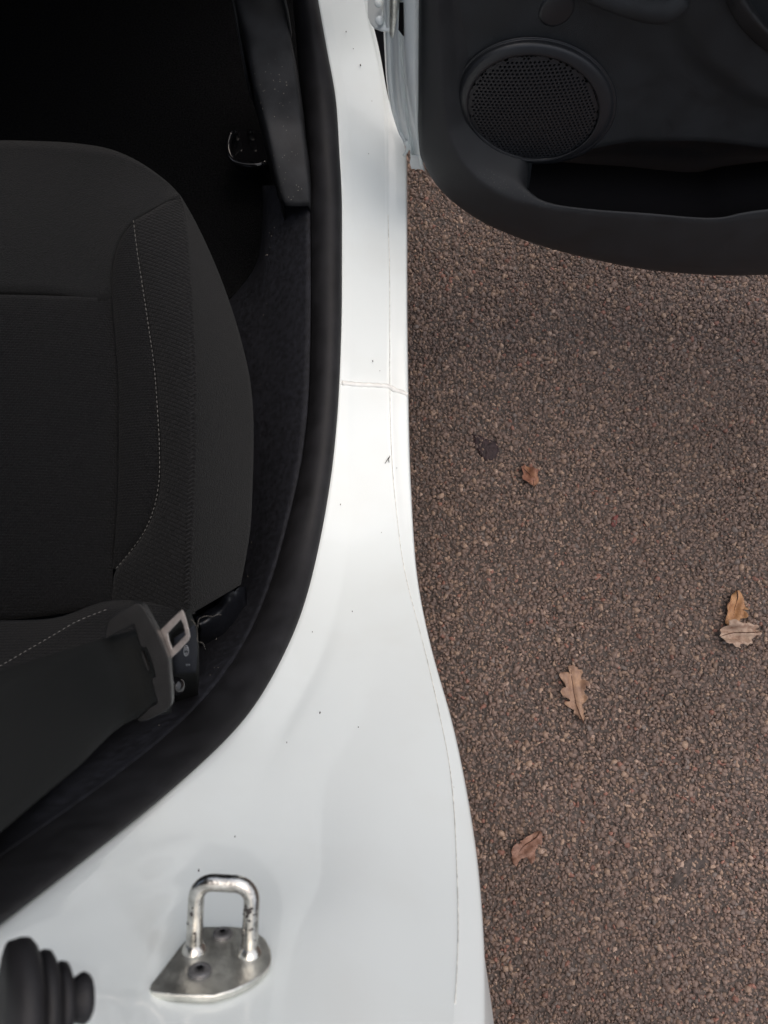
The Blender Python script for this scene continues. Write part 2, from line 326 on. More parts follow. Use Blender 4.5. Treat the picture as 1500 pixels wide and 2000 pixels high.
f = lambda v, q=None: np.interp(yy if q is None else q, YD, smooth_table(v))
BF = ([-250, 800, 1000, 1100, 1300, 1400, 1500, 1600, 1700, 2400], [.22, .2, .33, .33, .24, .21, .26, .33, .36, .36])
sx, sz, cx, ex, ez, s2x = map(f, (Sx, Sz, Cx, Ex, Ez, S2x))
# brighter band beside the seal: fraction of the way from S to C where it ends
bf = pchip([-250, 800, 1000, 1100, 1300, 1400, 1500, 1600, 1700, 2400], [.22, .2, .33, .33, .24, .21, .26, .33, .36, .36], yy)

PL_P0 = at_d(np.array(415.), np.array(1880.), np.array(.372)); tt = math.radians(15)
PL_N = np.array([0.05, math.cos(tt), math.sin(tt)]); PL_N /= np.linalg.norm(PL_N)
def sstep(x): x = np.clip(x, 0, 1); return x*x*(3 - 2*x)
def body_side():
    us = np.r_[0, .12, .3, .6, .85, 1.0]                       # S .. band edge
    vs = np.linspace(0, 1, 22)[1:]                            # band edge .. C-8px
    bx = sx + (cx - sx)*bf; zc = sz + (ez - sz)*.9
    zlin = sz + (zc - sz)*bf
    lift = -.013*sstep((yy - 950)/350)
    bz = zlin + lift
    cols = []
    cols.append((sx - 34, sz - .012))
    for u in us:
        cols.append((sx + (bx - sx)*u, sz + (bz - sz)*u + .0))
    for v in vs:
        px = bx + (cx - 5 - bx)*v
        z = bz + (zc - bz)*(v**.92)
        cols.append((px, z))
    cols.append((cx - 2.2, zc)); cols.append((cx - .3, zc - .0006)); cols.append((cx + 2.2, zc - .0012))
    for g in (.3, .6, .82, .94): cols.append((cx + (ex - cx)*g, zc + (ez - zc)*g - .0012*(1 - g) + .0012*math.sin(math.pi*g)))
    cols.append((ex, ez - .004))
    W = []
    for px, z in cols:
        wgt = np.exp(-(((px - 440)/240)**4)) * sstep((yy - 1480)/320)
        wgt *= sstep((px - 190)/110)
        pl = at_plane(px, yy, PL_P0 - PL_N*.0016, PL_N)
        P = at_z(px, yy, z)
        # vertical fold left of the striker
        P = P + (-.006*np.exp(-((px - 300)/26)**2) * sstep((yy - 1560)/120) * (1 - sstep((yy - 1850)/60)))[:, None]*np.array([0, .8, .6])
        P = P*(1 - wgt[:, None]) + pl*wgt[:, None]
        # shallow dish ending above the striker
        dish = np.exp(-((px - 560)/120)**2) * np.exp(-((yy - 1690)/85)**2)
        P = P - (dish*.003)[:, None]*np.array([0, .75, .65])
        W.append(P)
    e = W[-1]
    W.append(e + np.array([.0015, 0, -.012])); W.append(e + np.array([.0, 0, -.05]))
    low = e.copy(); low[:, 2] = np.minimum(e[:, 2] - .1, .22 + 0*e[:, 2]); low[:, 0] = np.minimum(e[:, 0], .04)
    W.append(.5*(e + low) + np.array([.002, 0, 0])); W.append(low); W.append(low + np.array([-.10, 0, -.04]))
    P = np.stack(W, 1)
    return grid('body_side', P, M['paint'], car, sub=1)
body = body_side()
# rear flank seen past the pillar's edge: the body bulges outwards behind the door opening
q = np.array([[(.040, -.14, .74), (.062, -.14, .66), (.070, -.14, .52), (.07, -.14, .32), (.03, -.14, .20)],
              [(.048, -.21, .80), (.076, -.21, .66), (.095, -.21, .52), (.08, -.21, .32), (.04, -.21, .20)],
              [(.055, -.36, .90), (.102, -.36, .66), (.112, -.36, .52), (.10, -.36, .32), (.05, -.36, .20)],
              [(.070, -.60, .95), (.108, -.8, .66), (.126, -.8, .52), (.10, -.8, .32), (.06, -.8, .20)],
              [(.070, -1.3, .95), (.09, -1.5, .66), (.10, -1.5, .52), (.10, -1.5, .32), (.06, -1.5, .20)]])
qi = np.array([[(-.12, -.22, .98)], [(-.15, -.30, 1.04)], [(-.16, -.42, 1.08)], [(-.12, -.85, 1.08)], [(-.12, -1.5, 1.08)]]); qj = np.array([[(.0, -.19, .86)], [(-.02, -.27, .95)], [(-.02, -.40, .99)], [(.0, -.82, 1.03)], [(.0, -1.5, 1.03)]])
grid('rear_flank', np.concatenate([qi, qj, q], 1), M['paint'], car, sub=2, thick=.004)

def on_body(pts):
    """world points on the body side at (px, py): nearest vertical reading between the seal and the edge"""
    out = []
    for px, py in pts:
        a = lambda v: float(f(v, py)); s, c, e_, z0, z1 = a(Sx), a(Cx), a(Ex), a(Sz), a(Ez)
        b = float(pchip([-250, 800, 1000, 1100, 1300, 1400, 1500, 1600, 1700, 2400], [.22, .2, .33, .33, .24, .21, .26, .33, .36, .36], py))
        zc = z0 + (z1 - z0)*.9; lift = -.013*float(sstep((py - 950)/350))
        bz = z0 + (zc - z0)*b + lift; bx = s + (c - s)*b
        if px < bx: z = z0 + (bz - z0)*(px - s)/(bx - s)
        elif px < c: z = bz + (zc - bz)*min(1, max(0, (px - bx)/(c - 5 - bx)))**.92
        else: z = zc + (z1 - zc)*(px - c)/(e_ - c)
        out.append(at_z(px, py, z))
    return np.array(out)
sp = on_body(resample([(667, 748, 0), (700, 751, 0), (740, 753, 0), (762, 756, 0), (770, 761, 0), (782, 765, 0), (796, 771, 0)], 40)[:, :2])
tube('weld_seam', sp + np.array([0, 0, -.0012]), .0038*(1 + .07*np.sin(np.arange(40)*1.3)), M['seam'], body, seg=8)
gl = on_body([(float(f(Cx, y)) - .5, y) for y in np.linspace(420, 1960, 90)])
tube('grime_line', gl + np.array([0, 0, .0001]),   .0004*(1 + .15*np.sin(np.arange(90)*.5)), M['dirt'], body, seg=6)
# dirt specks and a scratch
V, F = [], []
for px, py, r in [(625,1392,.0012),(728,705,.0014),(704,127,.0018),(388,1700,.0009),(459,1634,.0006),(742,724,.0007),(665,985,.001),(775,914,.0008),(688,1194,.0008),(610,1234,.0007),(745,1040,.0006),(700,1420,.0007),(560,1450,.0007),(676,62,.0012),(690,95,.001),(720,300,.0008)]:
    c = on_body([(px, py)])[0] + (CAM - on_body([(px, py)])[0])*.0028; b0 = len(V)
    for k in range(7):
        a = k/7*6.283; V.append(c + r*np.array([math.cos(a)*.6, math.sin(a)*random.uniform(.7, 1.5), 0]))
    V.append(c + np.array([0, 0, .0004])); F += [(b0+k, b0+(k+1) % 7, b0+7) for k in range(7)]
from_faces('dirt_speck', V, F, M['speck'], body, kind='stuff')
c = on_body([(752, 905), (757, 897), (762, 890), (759, 897), (760, 903)]); tube('scratch', c + (CAM - c)*.002, .0005, M['speck'], body, seg=5)

# black rubber door seal
wob = .0012*np.sin(yy*.021) + .0008*np.sin(yy*.057 + 1)
d = s2x - sx
colsS = [(sx + 1, sz - .012), (sx - 1, sz + .001), (sx + d*.07, sz + .009), (sx + d*.2, sz + .015 + wob*.5), (sx + d*.36, sz + .0185 + wob*.6), (sx + d*.55, sz + .0175 + wob*.4), (sx + d*.72, sz + .013), (sx + d*.86, sz + .006), (sx + d*.97, sz - .004), (sx + d*1.03, sz - .022)]
grid('door_seal', np.stack([at_z(px, yy, z) for px, z in colsS], 1), M['rubber'], car, sub=1, thick=.003)

# inner trim of sill and pillar
Tx = [ 500, 500,500, 505, 510, 515, 520, 508, 497, 497, 490, 478, 440, 375, 285, 160,  10,-140,-290,-430,-570,-730,-1300]
Tz = [ .57, .51,.46, .40, .35, .31, .305,.30, .300,.305,.315,.345,.405,.50, .605,.725,.83, .91, .97, 1.01,1.04,1.07,1.12]
tx, tz = f(Tx), f(Tz); m0 = yy > 330
gw = sstep((yy - 500)/160)
cl = [(s2x - 3, sz - .006), (s2x + (tx - s2x)*.22, sz - .016), (s2x + (tx - s2x)*.5, tz + (sz - tz)*.55), (s2x + (tx - s2x)*.8, tz + (sz - tz)*.18), (tx, tz), (tx - 4 - 56*gw, tz - .06), (tx - 8 - 122*gw, tz - .13)]
grid('sill_trim', np.stack([at_z(px, yy, z)[m0] for px, z in cl], 1), M['trim'], car, sub=1, thick=.004)
# front kick panel
kl = [[(442, -60, .66), (456, 0, .60), (478, 85, .545), (496, 170, .50), (510, 220, .472), (529, 300, .44), (542, 360, .412), (549, 392, .39)],
      [(455, -60, .668), (468, 0, .608), (492, 85, .552), (506, 170, .506), (519, 220, .478), (537, 300, .445), (549, 360, .417), (558, 402, .395)],
      [(505, -60, .66), (515, 0, .602), (538, 85, .546), (548, 170, .50), (556, 220, .472), (568, 300, .442), (575, 360, .417), (580, 403, .396)],
      [(540, -60, .65), (551, 0, .592), (568, 85, .538), (580, 170, .494), (586, 220, .466), (597, 300, .437), (602, 360, .415), (604, 403, .394)]]
kp = loft(kl, 40, 6, at_z)
side = kp[:, :1] + np.array([-.004, 0, -.16]); rside = kp[:, -1:] + np.array([.004, .0, -.05])
kick = grid('kick_panel', np.concatenate([side, kp, rside], 1), M['kick'], car, sub=0, thick=.003)
# scuffs on the kick panel
V, F = [], []
kf = kp.reshape(-1, 3)
for _ in range(60):
    i = random.randrange(14, 38); j = random.randrange(4, 15); p = kp[i, j] + (kp[i+1, j] - kp[i, j])*random.random() + (kp[i, j+1] - kp[i, j])*random.random(); p = p + (CAM - p)*.002; r = random.uniform(.0002, .0007); b0 = len(V)
    for k in range(5):
        a = k/5*6.283; V.append(p + r*np.array([math.cos(a), math.sin(a)*random.uniform(.5, 1.6), 0]))
    F.append(tuple(range(b0, b0 + 5)))
from_faces('dust', V, F, M['hair'], kick, kind='stuff')

# cabin shell (what keeps the inside dark)
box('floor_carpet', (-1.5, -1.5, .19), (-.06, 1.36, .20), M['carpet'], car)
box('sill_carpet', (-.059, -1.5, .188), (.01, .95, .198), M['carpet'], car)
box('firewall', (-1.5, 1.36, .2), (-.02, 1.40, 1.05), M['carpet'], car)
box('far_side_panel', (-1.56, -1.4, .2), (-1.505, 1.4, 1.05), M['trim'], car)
rp = []
for y, zo in ((-1.9, -.10), (-1.3, -.02), (-.6, .0), (.1, -.01), (.5, -.06)):
    rp.append([(x, y, 1.475 + zo + .035*(1 - ((x + .80)/.62)**2)) for x in np.linspace(-1.40, -.215, 9)])
grid('roof', np.array(rp), M['paint'], car, sub=1, thick=.03, up=(0, 0, 1))
dash = np.array([[(x, .92, .66), (x, .80, .70), (x, .78, .80), (x, .82, .93), (x, 1.05, 1.0), (x, 1.38, 1.03)] for x in (-1.48, -.9, -.4, -.16)])
grid('dashboard', dash, M['trim'], car, sub=2, thick=.02)
# upper pillar, from the striker's height to the roof
up_ = np.array([[(-.165, -.16, 1.10), (-.10, -.20, 1.08), (-.02, -.30, 1.06), (.03, -.45, 1.05)],
                [(-.190, -.22, 1.25), (-.14, -.26, 1.25), (-.08, -.36, 1.25), (-.04, -.48, 1.25)],
                [(-.235, -.30, 1.47), (-.20, -.33, 1.47), (-.17, -.40, 1.47), (-.15, -.50, 1.47)]])
grid('upper_pillar', up_, M['paint'], car, sub=2, thick=.02, up=(0, 1, 0))
box('gap_backing', (-.14, 1.06, .12), (.02, 1.08, .75), M['trim'], car)  # dark plate added behind the hinge gap so that it shows black
# pale lint on the sill trim
V, F = [], []
for _ in range(110):
    v = random.uniform(420, 1420); a = float(f(Tx, v)); b_ = float(f(S2x, v)); za = float(f(Tz, v)); zb = float(f(Sz, v)); u = random.uniform(.05, .75)
    z = za + (zb - za)*(.55*u + .45*u*u) + .0015; p = at_z(a + (b_ - a)*(1 - u)*0 + (a + (b_ - a)*u - a), v, z); p = p + (CAM - p)*.004; b0 = len(V); an = random.uniform(0, 6.28); l = random.choice([.0005, .0007, .0009, .003]); t = np.array([math.cos(an), math.sin(an), 0])*l; q_ = np.array([-math.sin(an), math.cos(an), 0])*.00025
    V += [p - t - q_, p - t*.2 + q_*1.5, p + t + q_, p + t*.1 - q_*1.2]; F.append((b0, b0+3, b0+2, b0+1))
from_faces('lint', V, F, M['hair'], car, kind='stuff')
# glossy black lever end by the kick panel
lv = resample([(452, 258, .30), (446, 290, .29), (455, 312, .285), (478, 321, .285), (505, 321, .285), (522, 316, .285)], 24)
lever = empty('release_lever', None, car)
tube('lever_rim', at_z(lv[:, 0], lv[:, 1], lv[:, 2]), .0055, M['gloss'], lever, seg=14)
lp = [(448, 262), (446, 290), (456, 312), (480, 320), (524, 316), (524, 262), (500, 250), (466, 250)]
slab('lever_body', at_z(np.array([p[0] for p in lp]), np.array([p[1] for p in lp]), .28), (0, 0, 1), .03, M['gloss'], lever, bevel=.006)
for px in (460, 490):
    c = at_z(px, 262., .293); lathe('lever_clip', [(0.0001, .012), (.0035, .010), (.0055, .004), (.006, -.012)], c, frame_of((.1, -.3, 1), (1, 0, 0)), M['gloss'], lever, seg=16)

# ------------------------------------------------------------------ seat
seat = empty('seat', None, car)
c1 = [(217, 580, .590), (222, 650, .590), (228, 730, .588), (229, 850, .585), (228, 950, .582), (223, 1050, .579), (219, 1110, .577), (217, 1185, .575)]
c2 = [(262, 430, .590), (268, 480, .595), (280, 560, .597), (292, 640, .598), (303, 720, .598), (309, 800, .597), (313, 880, .596), (312, 940, .594), (303, 990, .592), (285, 1035, .588), (258, 1075, .582), (226, 1113, .577)]
c3 = [(350, 379, .566), (362, 430, .583), (371, 520, .600), (378, 620, .612), (382, 700, .614), (383, 800, .614), (382, 900, .613), (378, 1000, .611), (375, 1080, .608), (371, 1200, .602)]
cR = [(353, 382, .566), (375, 420, .550), (400, 470, .535), (430, 540, .530), (455, 610, .527), (475, 680, .525), (488, 740, .523), (494, 800, .522), (495, 880, .520), (493, 950, .520), (489, 1030, .520), (480, 1090, .520), (470, 1142, .520)]
arc_in = [(262, 430, .590), (236, 465, .592), (219, 520, .592)]
def puffed(curves, n, sub, h, conv=at_z, edge=True):
    P = loft(curves, n, sub, conv); a = np.linspace(0, 1, P.shape[0])[:, None]; b = np.linspace(0, 1, P.shape[1])[None]
    k = (1 - np.abs(2*b - 1)**4)*(1 - np.abs(2*a - 1)**(10 if edge else 400)); P[..., 2] += h*(k - .25*(1 - k)); return P
front = [(-620, 566, .600), (0, 570, .596), (110, 573, .594), (217, 580, .590), (219, 520, .591), (236, 465, .590), (262, 430, .588), (300, 408, .580), (350, 379, .572)]
fedge = [(-620, 268, .565), (-60, 274, .560), (60, 275, .560), (150, 280, .558), (215, 291, .556), (265, 312, .556), (305, 338, .556), (330, 358, .557), (352, 381, .558)]
fm = [tuple(.5*(np.array(a) + np.array(b)) + np.array([0, 0, .008*min(1, (23 - i)/9)])) for i, (a, b) in enumerate(zip(resample(front, 24), resample(fedge, 24)))]
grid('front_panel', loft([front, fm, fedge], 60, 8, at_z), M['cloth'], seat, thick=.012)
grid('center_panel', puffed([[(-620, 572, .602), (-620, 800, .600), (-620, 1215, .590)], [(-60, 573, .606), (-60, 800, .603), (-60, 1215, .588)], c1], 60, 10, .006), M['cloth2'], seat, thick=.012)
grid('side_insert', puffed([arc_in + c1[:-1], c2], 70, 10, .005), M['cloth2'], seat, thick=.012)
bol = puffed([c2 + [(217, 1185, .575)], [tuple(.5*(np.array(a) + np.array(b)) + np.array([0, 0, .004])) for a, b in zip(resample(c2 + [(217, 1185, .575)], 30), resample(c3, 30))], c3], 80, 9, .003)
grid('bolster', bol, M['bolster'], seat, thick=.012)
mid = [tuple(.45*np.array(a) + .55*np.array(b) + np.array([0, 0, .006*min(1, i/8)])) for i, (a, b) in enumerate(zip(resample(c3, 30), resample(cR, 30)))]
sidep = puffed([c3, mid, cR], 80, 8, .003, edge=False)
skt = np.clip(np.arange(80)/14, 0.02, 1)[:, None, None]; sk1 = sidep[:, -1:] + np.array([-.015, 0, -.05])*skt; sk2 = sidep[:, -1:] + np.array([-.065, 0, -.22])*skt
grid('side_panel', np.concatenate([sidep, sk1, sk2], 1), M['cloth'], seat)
fe = at_z(*[resample(fedge, 40)[:, i] for i in range(3)])
grid('front_skirt', np.stack([fe + np.array([0, 0, -.003]), fe + np.array([0, .003, -.05]), fe + np.array([0, -.05, -.2])], 1), M['cloth'], seat, thick=.008, up=(0, 1, 0))
# seams: recessed piping lines and stitches
def stitches(name, pts, n, r, lift, duty=.62, mt='thread'):
    p = resample(pts, n*10 + 1); W = at_z(p[:, 0], p[:, 1], p[:, 2] + lift); V, F = [], []
    for s in range(n):
        a = W[s*10]; b = W[int(s*10 + 10*duty)]; t = (b - a)/np.linalg.norm(b - a); u = np.cross(t, [0, 0, 1.0]); u /= np.linalg.norm(u); v = np.cross(u, t)
        b0 = len(V)
        for c, k in ((a, .5), (.5*(a + b) + v*r*.6, 1), (b, .5)):
            for g in range(6):
                an = g/6*6.283; V.append(c + r*k*(math.cos(an)*u + math.sin(an)*v))
        for i in range(2): F += [(b0+i*6+g, b0+i*6+(g+1) % 6, b0+(i+1)*6+(g+1) % 6, b0+(i+1)*6+g) for g in range(6)]
    return from_faces(name, V, F, M[mt], seat, kind='stuff')
stitches('stitching', [(p[0] - 1.5, p[1], p[2]) for p in c2], 78, .00042, .0012)
stitches('stitching', [(262, 428, .590), (300, 406, .583), (350, 377, .574)], 12, .0004, .0025, mt='cloth')
rb_ = resample(c3, 95)[8:92]; V, F = [], []
for i, (u, v, z) in enumerate(rb_):
    a = at_z(u - random.uniform(13, 17), v + 5., z - .0004); b = at_z(u - 3., v - 3., z + .0008); t = (b - a)/np.linalg.norm(b - a); n_ = np.array([0, 0, 1.0]); u_ = np.cross(t, n_); b0 = len(V)
    for c, k in ((a, .4), (.5*(a + b) + n_*.0006, 1), (b, .5)):
        for g in range(6):
            an = g/6*6.283; V.append(c + .0011*k*(math.cos(an)*u_ + math.sin(an)*n_))
    for j in range(2): F += [(b0+j*6+g, b0+j*6+(g+1) % 6, b0+(j+1)*6+(g+1) % 6, b0+(j+1)*6+g) for g in range(6)]
from_faces('ribbing', V, F, mat('rib_cloth', (.0165, .0168, .0175), rough=.85, spec=.2, var=.3, vscale=300), seat, kind='stuff')
# backrest
bk = [[(-620, 1215, .590), (0, 1212, .585), (110, 1206, .583), (217, 1172, .580), (300, 1178, .595), (371, 1200, .600)],
      [(-620, 1290, .70), (0, 1275, .675), (110, 1235, .655), (217, 1190, .630), (300, 1205, .615), (380, 1235, .600)],
      [(-620, 1420, .82), (0, 1330, .745), (110, 1275, .70), (217, 1232, .66), (300, 1250, .630), (385, 1290, .59)],
      [(-620, 1620, .96), (0, 1480, .86), (110, 1400, .80), (217, 1330, .72), (290, 1320, .66), (380, 1345, .56)],
      [(-620, 1760, 1.04), (0, 1620, .92), (110, 1500, .80), (200, 1420, .66), (280, 1390, .58), (370, 1380, .50)]]
back = grid('backrest', loft(bk, 40, 6, at_z), M['cloth2'], seat, thick=.02)
stitches('stitching', [(-120, 1360, .765), (0, 1301, .7155), (50, 1272, .697), (100, 1243, .680), (150, 1214, .661), (212, 1189, .634)], 34, .00045, .006)

# ------------------------------------------------------------------ seat belt
belt = empty('seat_belt', None, car)
upc = [(330, 1215, .445), (215, 1243, .430), (110, 1276, .360), (0, 1312, .290), (-130, 1355, .235), (-330, 1430, .185)]
loc = [(335, 1392, .445), (262, 1405, .430), (150, 1500, .360), (0, 1626, .290), (-150, 1760, .235), (-400, 1980, .185)]
wb = loft([upc, loc], 40, 10, at_d)
wb += (np.sin(np.linspace(0, 1, 11)*math.pi)*.003)[None, :, None]*np.array([.2, .5, .6])
grid('webbing', wb, M['web'], belt, thick=.0013)
Z5 = lambda L: [(180 + a/5, 1150 + b/5) for a, b in L]
def dpoly(L, dep): p = np.array(L); return at_d(p[:, 0], p[:, 1], np.full(len(p), dep))
tnorm = -FW + .12*RT
tong = belt
tp = Z5([(118, 500), (125, 420), (140, 345), (165, 300), (200, 270), (300, 205), (400, 150), (435, 140), (475, 152), (505, 180), (560, 280), (615, 375), (680, 520), (735, 650), (750, 720), (758, 850), (772, 1000), (775, 1100), (765, 1150), (735, 1185), (640, 1240), (540, 1285), (470, 1298), (425, 1285), (500, 1220), (560, 1160), (600, 1140), (632, 1112), (610, 1030), (575, 900), (585, 870), (612, 858), (600, 790), (560, 670), (520, 575), (490, 582), (465, 560), (430, 440), (402, 352), (340, 380), (200, 455)])
slab('tongue_body', dpoly(tp, .418), tnorm, .010, M['tongue'], tong, bevel=.0024)
mpo = Z5([(600, 380), (625, 396), (662, 408), (700, 370), (780, 290), (868, 208), (885, 215), (915, 300), (940, 400), (952, 470), (940, 505), (850, 605), (775, 675), (752, 712), (700, 640), (640, 500)])
mpi = Z5([(735, 436), (865, 296), (890, 350), (913, 450), (860, 505), (780, 588), (750, 510)])
slab('tongue_plate', dpoly(mpo, .428), tnorm, .0026, M['steel'], tong, bevel=.0006, holes=[dpoly(mpi, .428)])
rb = Z5([(478, 620), (490, 610), (520, 690), (548, 770), (545, 800), (525, 770), (495, 700)])
slab('belt_stop', dpoly(rb, .422), tnorm, .005, M['tongue'], tong, bevel=.0015)
# lap side of the belt, dropping to the floor beside the seat, with its sewn label
lc0 = [(300, 1225, .50), (352, 1200, .60), (385, 1208, .64)]
la = [(318, 1230, .50), (328, 1290, .56), (336, 1330, .64), (345, 1400, .80)]; lb = [(372, 1192, .50), (385, 1235, .56), (389, 1300, .64), (385, 1390, .80)]
lw = loft([la, lb], 24, 6, at_d); grid('lap_webbing', lw, M['web'], belt, thick=.0013)
lab = belt
lpw = loft([[(341, 1248, .515), (339, 1300, .555), (341, 1317, .575)], [(381, 1222, .515), (386, 1270, .555), (383, 1314, .575)]], 12, 4, at_d)
grid('label_tag', lpw, M['label'], lab, thick=.001)
def lab_pt(px, py): return at_d(np.array(px), np.array(py), np.array(.505 + (py - 1235)*.00065))
ring = [lab_pt(363.5 + 4.6*math.cos(a), 1271 + 10*math.sin(a)) for a in np.linspace(0, 2*math.pi, 28)]
tube('label_ring', ring, .00028, M['ink'], lab, seg=5)
def stroke(name, pts, r=.00028): tube(name, [lab_pt(*p) for p in resample([(a, b, 0) for a, b in pts], 14, False)[:, :2]], r, M['ink'], lab, seg=5)
stroke('label_letter', [(361.6, 1265), (366.4, 1265)]); stroke('label_letter', [(361.6, 1265), (361.6, 1270.5)]); stroke('label_letter', [(364, 1265), (364, 1270)]); stroke('label_letter', [(366.4, 1265), (366.4, 1270.5)])
stroke('label_letter', [(361.5, 1277.5), (366.4, 1277.5)]); stroke('label_letter', [(364.3, 1274), (361.5, 1277.5), (364.3, 1277.5)])
for x in (364, 367, 370): stroke('label_letter', [(x, 1297), (x, 1300)], .0002)
# rounded buckle stop under the tongue
kn = at_d(343., 1340., .60); lathe('anchor_button', [(.0001, .006), (.004, .005), (.007, .002), (.0075, -.004)], kn, frame_of(CAM - kn, (1, 0, 0)), M['gloss'], belt, seg=18)
# crumpled dark plastic behind the label: the seat's lower side cover
sc = loft([[(382, 1205, .50), (420, 1180, .47), (452, 1150, .46), (480, 1146, .44)], [(392, 1225, .50), (432, 1205, .48), (462, 1180, .45), (482, 1180, .43)], [(392, 1260, .46), (440, 1250, .44), (472, 1225, .42), (484, 1200, .40)], [(398, 1285, .42), (440, 1265, .40), (475, 1240, .38), (486, 1215, .36)]], 24, 6, at_z)
for i in range(sc.shape[0]):
    for j in range(sc.shape[1]): sc[i, j, 2] += .006*mnoise.noise(Vector(sc[i, j]*70))
grid('side_cover', sc, mat('side_cover_plastic', (.008, .009, .012), rough=.3, spec=.5, bump=.3, bscale=120), seat, thick=.002)
hp = resample([(362, 1203, .55), (376, 1212, .57), (386, 1235, .58), (386, 1252, .585), (388, 1212, .60), (408, 1202, .62), (432, 1200, .62)], 40)
hr1 = resample([(362, 1203, .52), (374, 1210, .52), (383, 1222, .52), (386, 1240, .53), (386, 1252, .53), (396, 1256, .54), (401, 1268, .55)], 30)
hr2 = resample([(386, 1226, .55), (390, 1208, .56), (404, 1203, .57), (416, 1204, .57), (426, 1200, .58), (432, 1201, .58)], 30)
for h in (hr1, hr2): tube('stray_hair', at_d(h[:, 0], h[:, 1], h[:, 2]), .00011, M['hair'], seat, seg=5)

# ------------------------------------------------------------------ door striker on the pillar
strk = empty('door_striker', None, car)
Z4 = lambda L: np.array([(250 + a/4.2857, 1650 + b/4.2857) for a, b in L])
def on_plate(p, h=0.0): return at_plane(p[..., 0], p[..., 1], PL_P0 + PL_N*h, PL_N)
po = Z4([(178, 1195), (195, 1160), (440, 840), (560, 720), (640, 682), (830, 680), (990, 690), (1080, 725), (1150, 785), (1195, 870), (1200, 950), (1180, 1010), (1120, 1080), (1020, 1150), (880, 1215), (720, 1262), (560, 1262), (390, 1255), (215, 1235), (185, 1220)])
slab('striker_plate', on_plate(po, .0030), PL_N, .0035, M['plate'], strk, bevel=.0008)
fx = frame_of(PL_N, (1, 0, 0))
bl = on_plate(np.array([379., 1855.]), .003); br = on_plate(np.array([487., 1861.]), .003)
# leg length from where the bar is seen
def leg_tip(base, py):
    lo, hi = 0., .08
    for _ in range(40):
        mdl = .5*(lo + hi); p = base + PL_N*mdl - CAM; v = 1000 - FPX*(p @ UP)/(p @ FW)
        if v > py: lo = mdl
        else: hi = mdl
    return lo
h1 = leg_tip(.5*(bl + br), 1725); rc = .0085; ax = (br - bl)/np.linalg.norm(br - bl); path = []
for t in np.linspace(0, h1 - rc, 8): path.append(bl + PL_N*t)
for a in np.linspace(0, math.pi/2, 9)[1:]: path.append(bl + PL_N*(h1 - rc) + ax*rc*(1 - math.cos(a)) + PL_N*rc*math.sin(a))
wd = np.linalg.norm(br - bl)
for t in np.linspace(rc, wd - rc, 8)[1:]: path.append(bl + PL_N*h1 + ax*t)
for a in np.linspace(0, math.pi/2, 9)[1:]: path.append(br + PL_N*(h1 - rc) - ax*rc*(1 - math.sin(a)) + PL_N*rc*math.cos(a))
for t in np.linspace(h1 - rc, 0, 8)[1:]: path.append(br + PL_N*t)
tube('striker_loop', path, .0041, M['zinc'], strk, seg=20)
for b in (bl, br): lathe('weld_collar', [(.0041, .0035), (.0052, .0025), (.0062, .0006), (.0066, -.0006)], b, fx, M['zinc'], strk, seg=24)
for px, py, r in ((434, 1827, .0052), (390, 1899, .0058)):
    c = on_plate(np.array([float(px), float(py)]), .003)
    sc_ = lathe('screw', [(r*1.02, -.0004), (r, .0009), (r*.95, .0016), (r*.85, .0021), (r*.44, .0022), (r*.36, .0005), (.0001, .0004)], c, fx, M['screw'], strk, seg=28)
    V, F = [], []
    for k in range(12):
        a = k/12*6.283; q_ = r*(.38 if k % 2 else .26); V.append(c + fx[0]*math.cos(a)*q_ + fx[1]*math.sin(a)*q_ + PL_N*.0025)
    from_faces('screw_socket', V, [tuple(range(12))], M['black'], strk)
# grease marks on the right leg
V, F = [], []
for k in range(26):
    t = random.uniform(.30, .78)*h1; a = random.uniform(.6, 2.6) - math.pi/2*.0; b0 = len(V)
    if k < 11: t = random.uniform(.60, .72)*h1
    base = br if k < 20 else bl
    n_ = -fx[1]*math.sin(a) + fx[0]*math.cos(a) if fx[1][2] < 0 else fx[1]*math.sin(a) + fx[0]*math.cos(a)
    if n_ @ (CAM - base) < 0: n_ = -n_
    tg = np.cross(n_, PL_N); cc = base + PL_N*t + n_*.0042; sz_ = random.uniform(.0004, .0013)
    for g in range(7):
        an = g/7*6.283; V.append(cc + tg*math.cos(an)*sz_*random.uniform(.5, 1.2) + PL_N*math.sin(an)*sz_*random.uniform(.4, 1.0))
    F.append(tuple(range(b0, b0+7)))
from_faces('grease', V, F, M['grease'], strk, kind='stuff')

# rubber bellows switch at the lower left
boot = empty('door_switch', None, car)
bo = at_d(50., 1977., .240); bt = at_d(162., 1949., .250); fb = frame_of(bt - bo, (0, 0, 1)); k_ = .226/FPX
def bprof(L): return [(max(r, .05)*k_, h*k_) for r, h in L]
lathe('boot_flange', bprof([(0, -40), (138, -36), (141, -12), (138, 2), (126, 12), (108, 14), (92, 12)]), bo, fb, M['rubber'], boot, seg=48)
lathe('boot_bellows', bprof([(92, 10), (94, 16), (105, 22), (109, 32), (106, 44), (96, 50), (74, 50), (64, 49), (66, 54), (76, 59), (80, 68), (76, 79), (66, 83), (46, 82), (36, 80)]), bo, fb, M['rubber'], boot, seg=48)
lathe('boot_tip', bprof([(36, 78), (38, 88), (43, 96), (49, 110), (50, 116), (44, 125), (38, 129), (0, 130)]), bo, fb, M['rubber'], boot, seg=48)

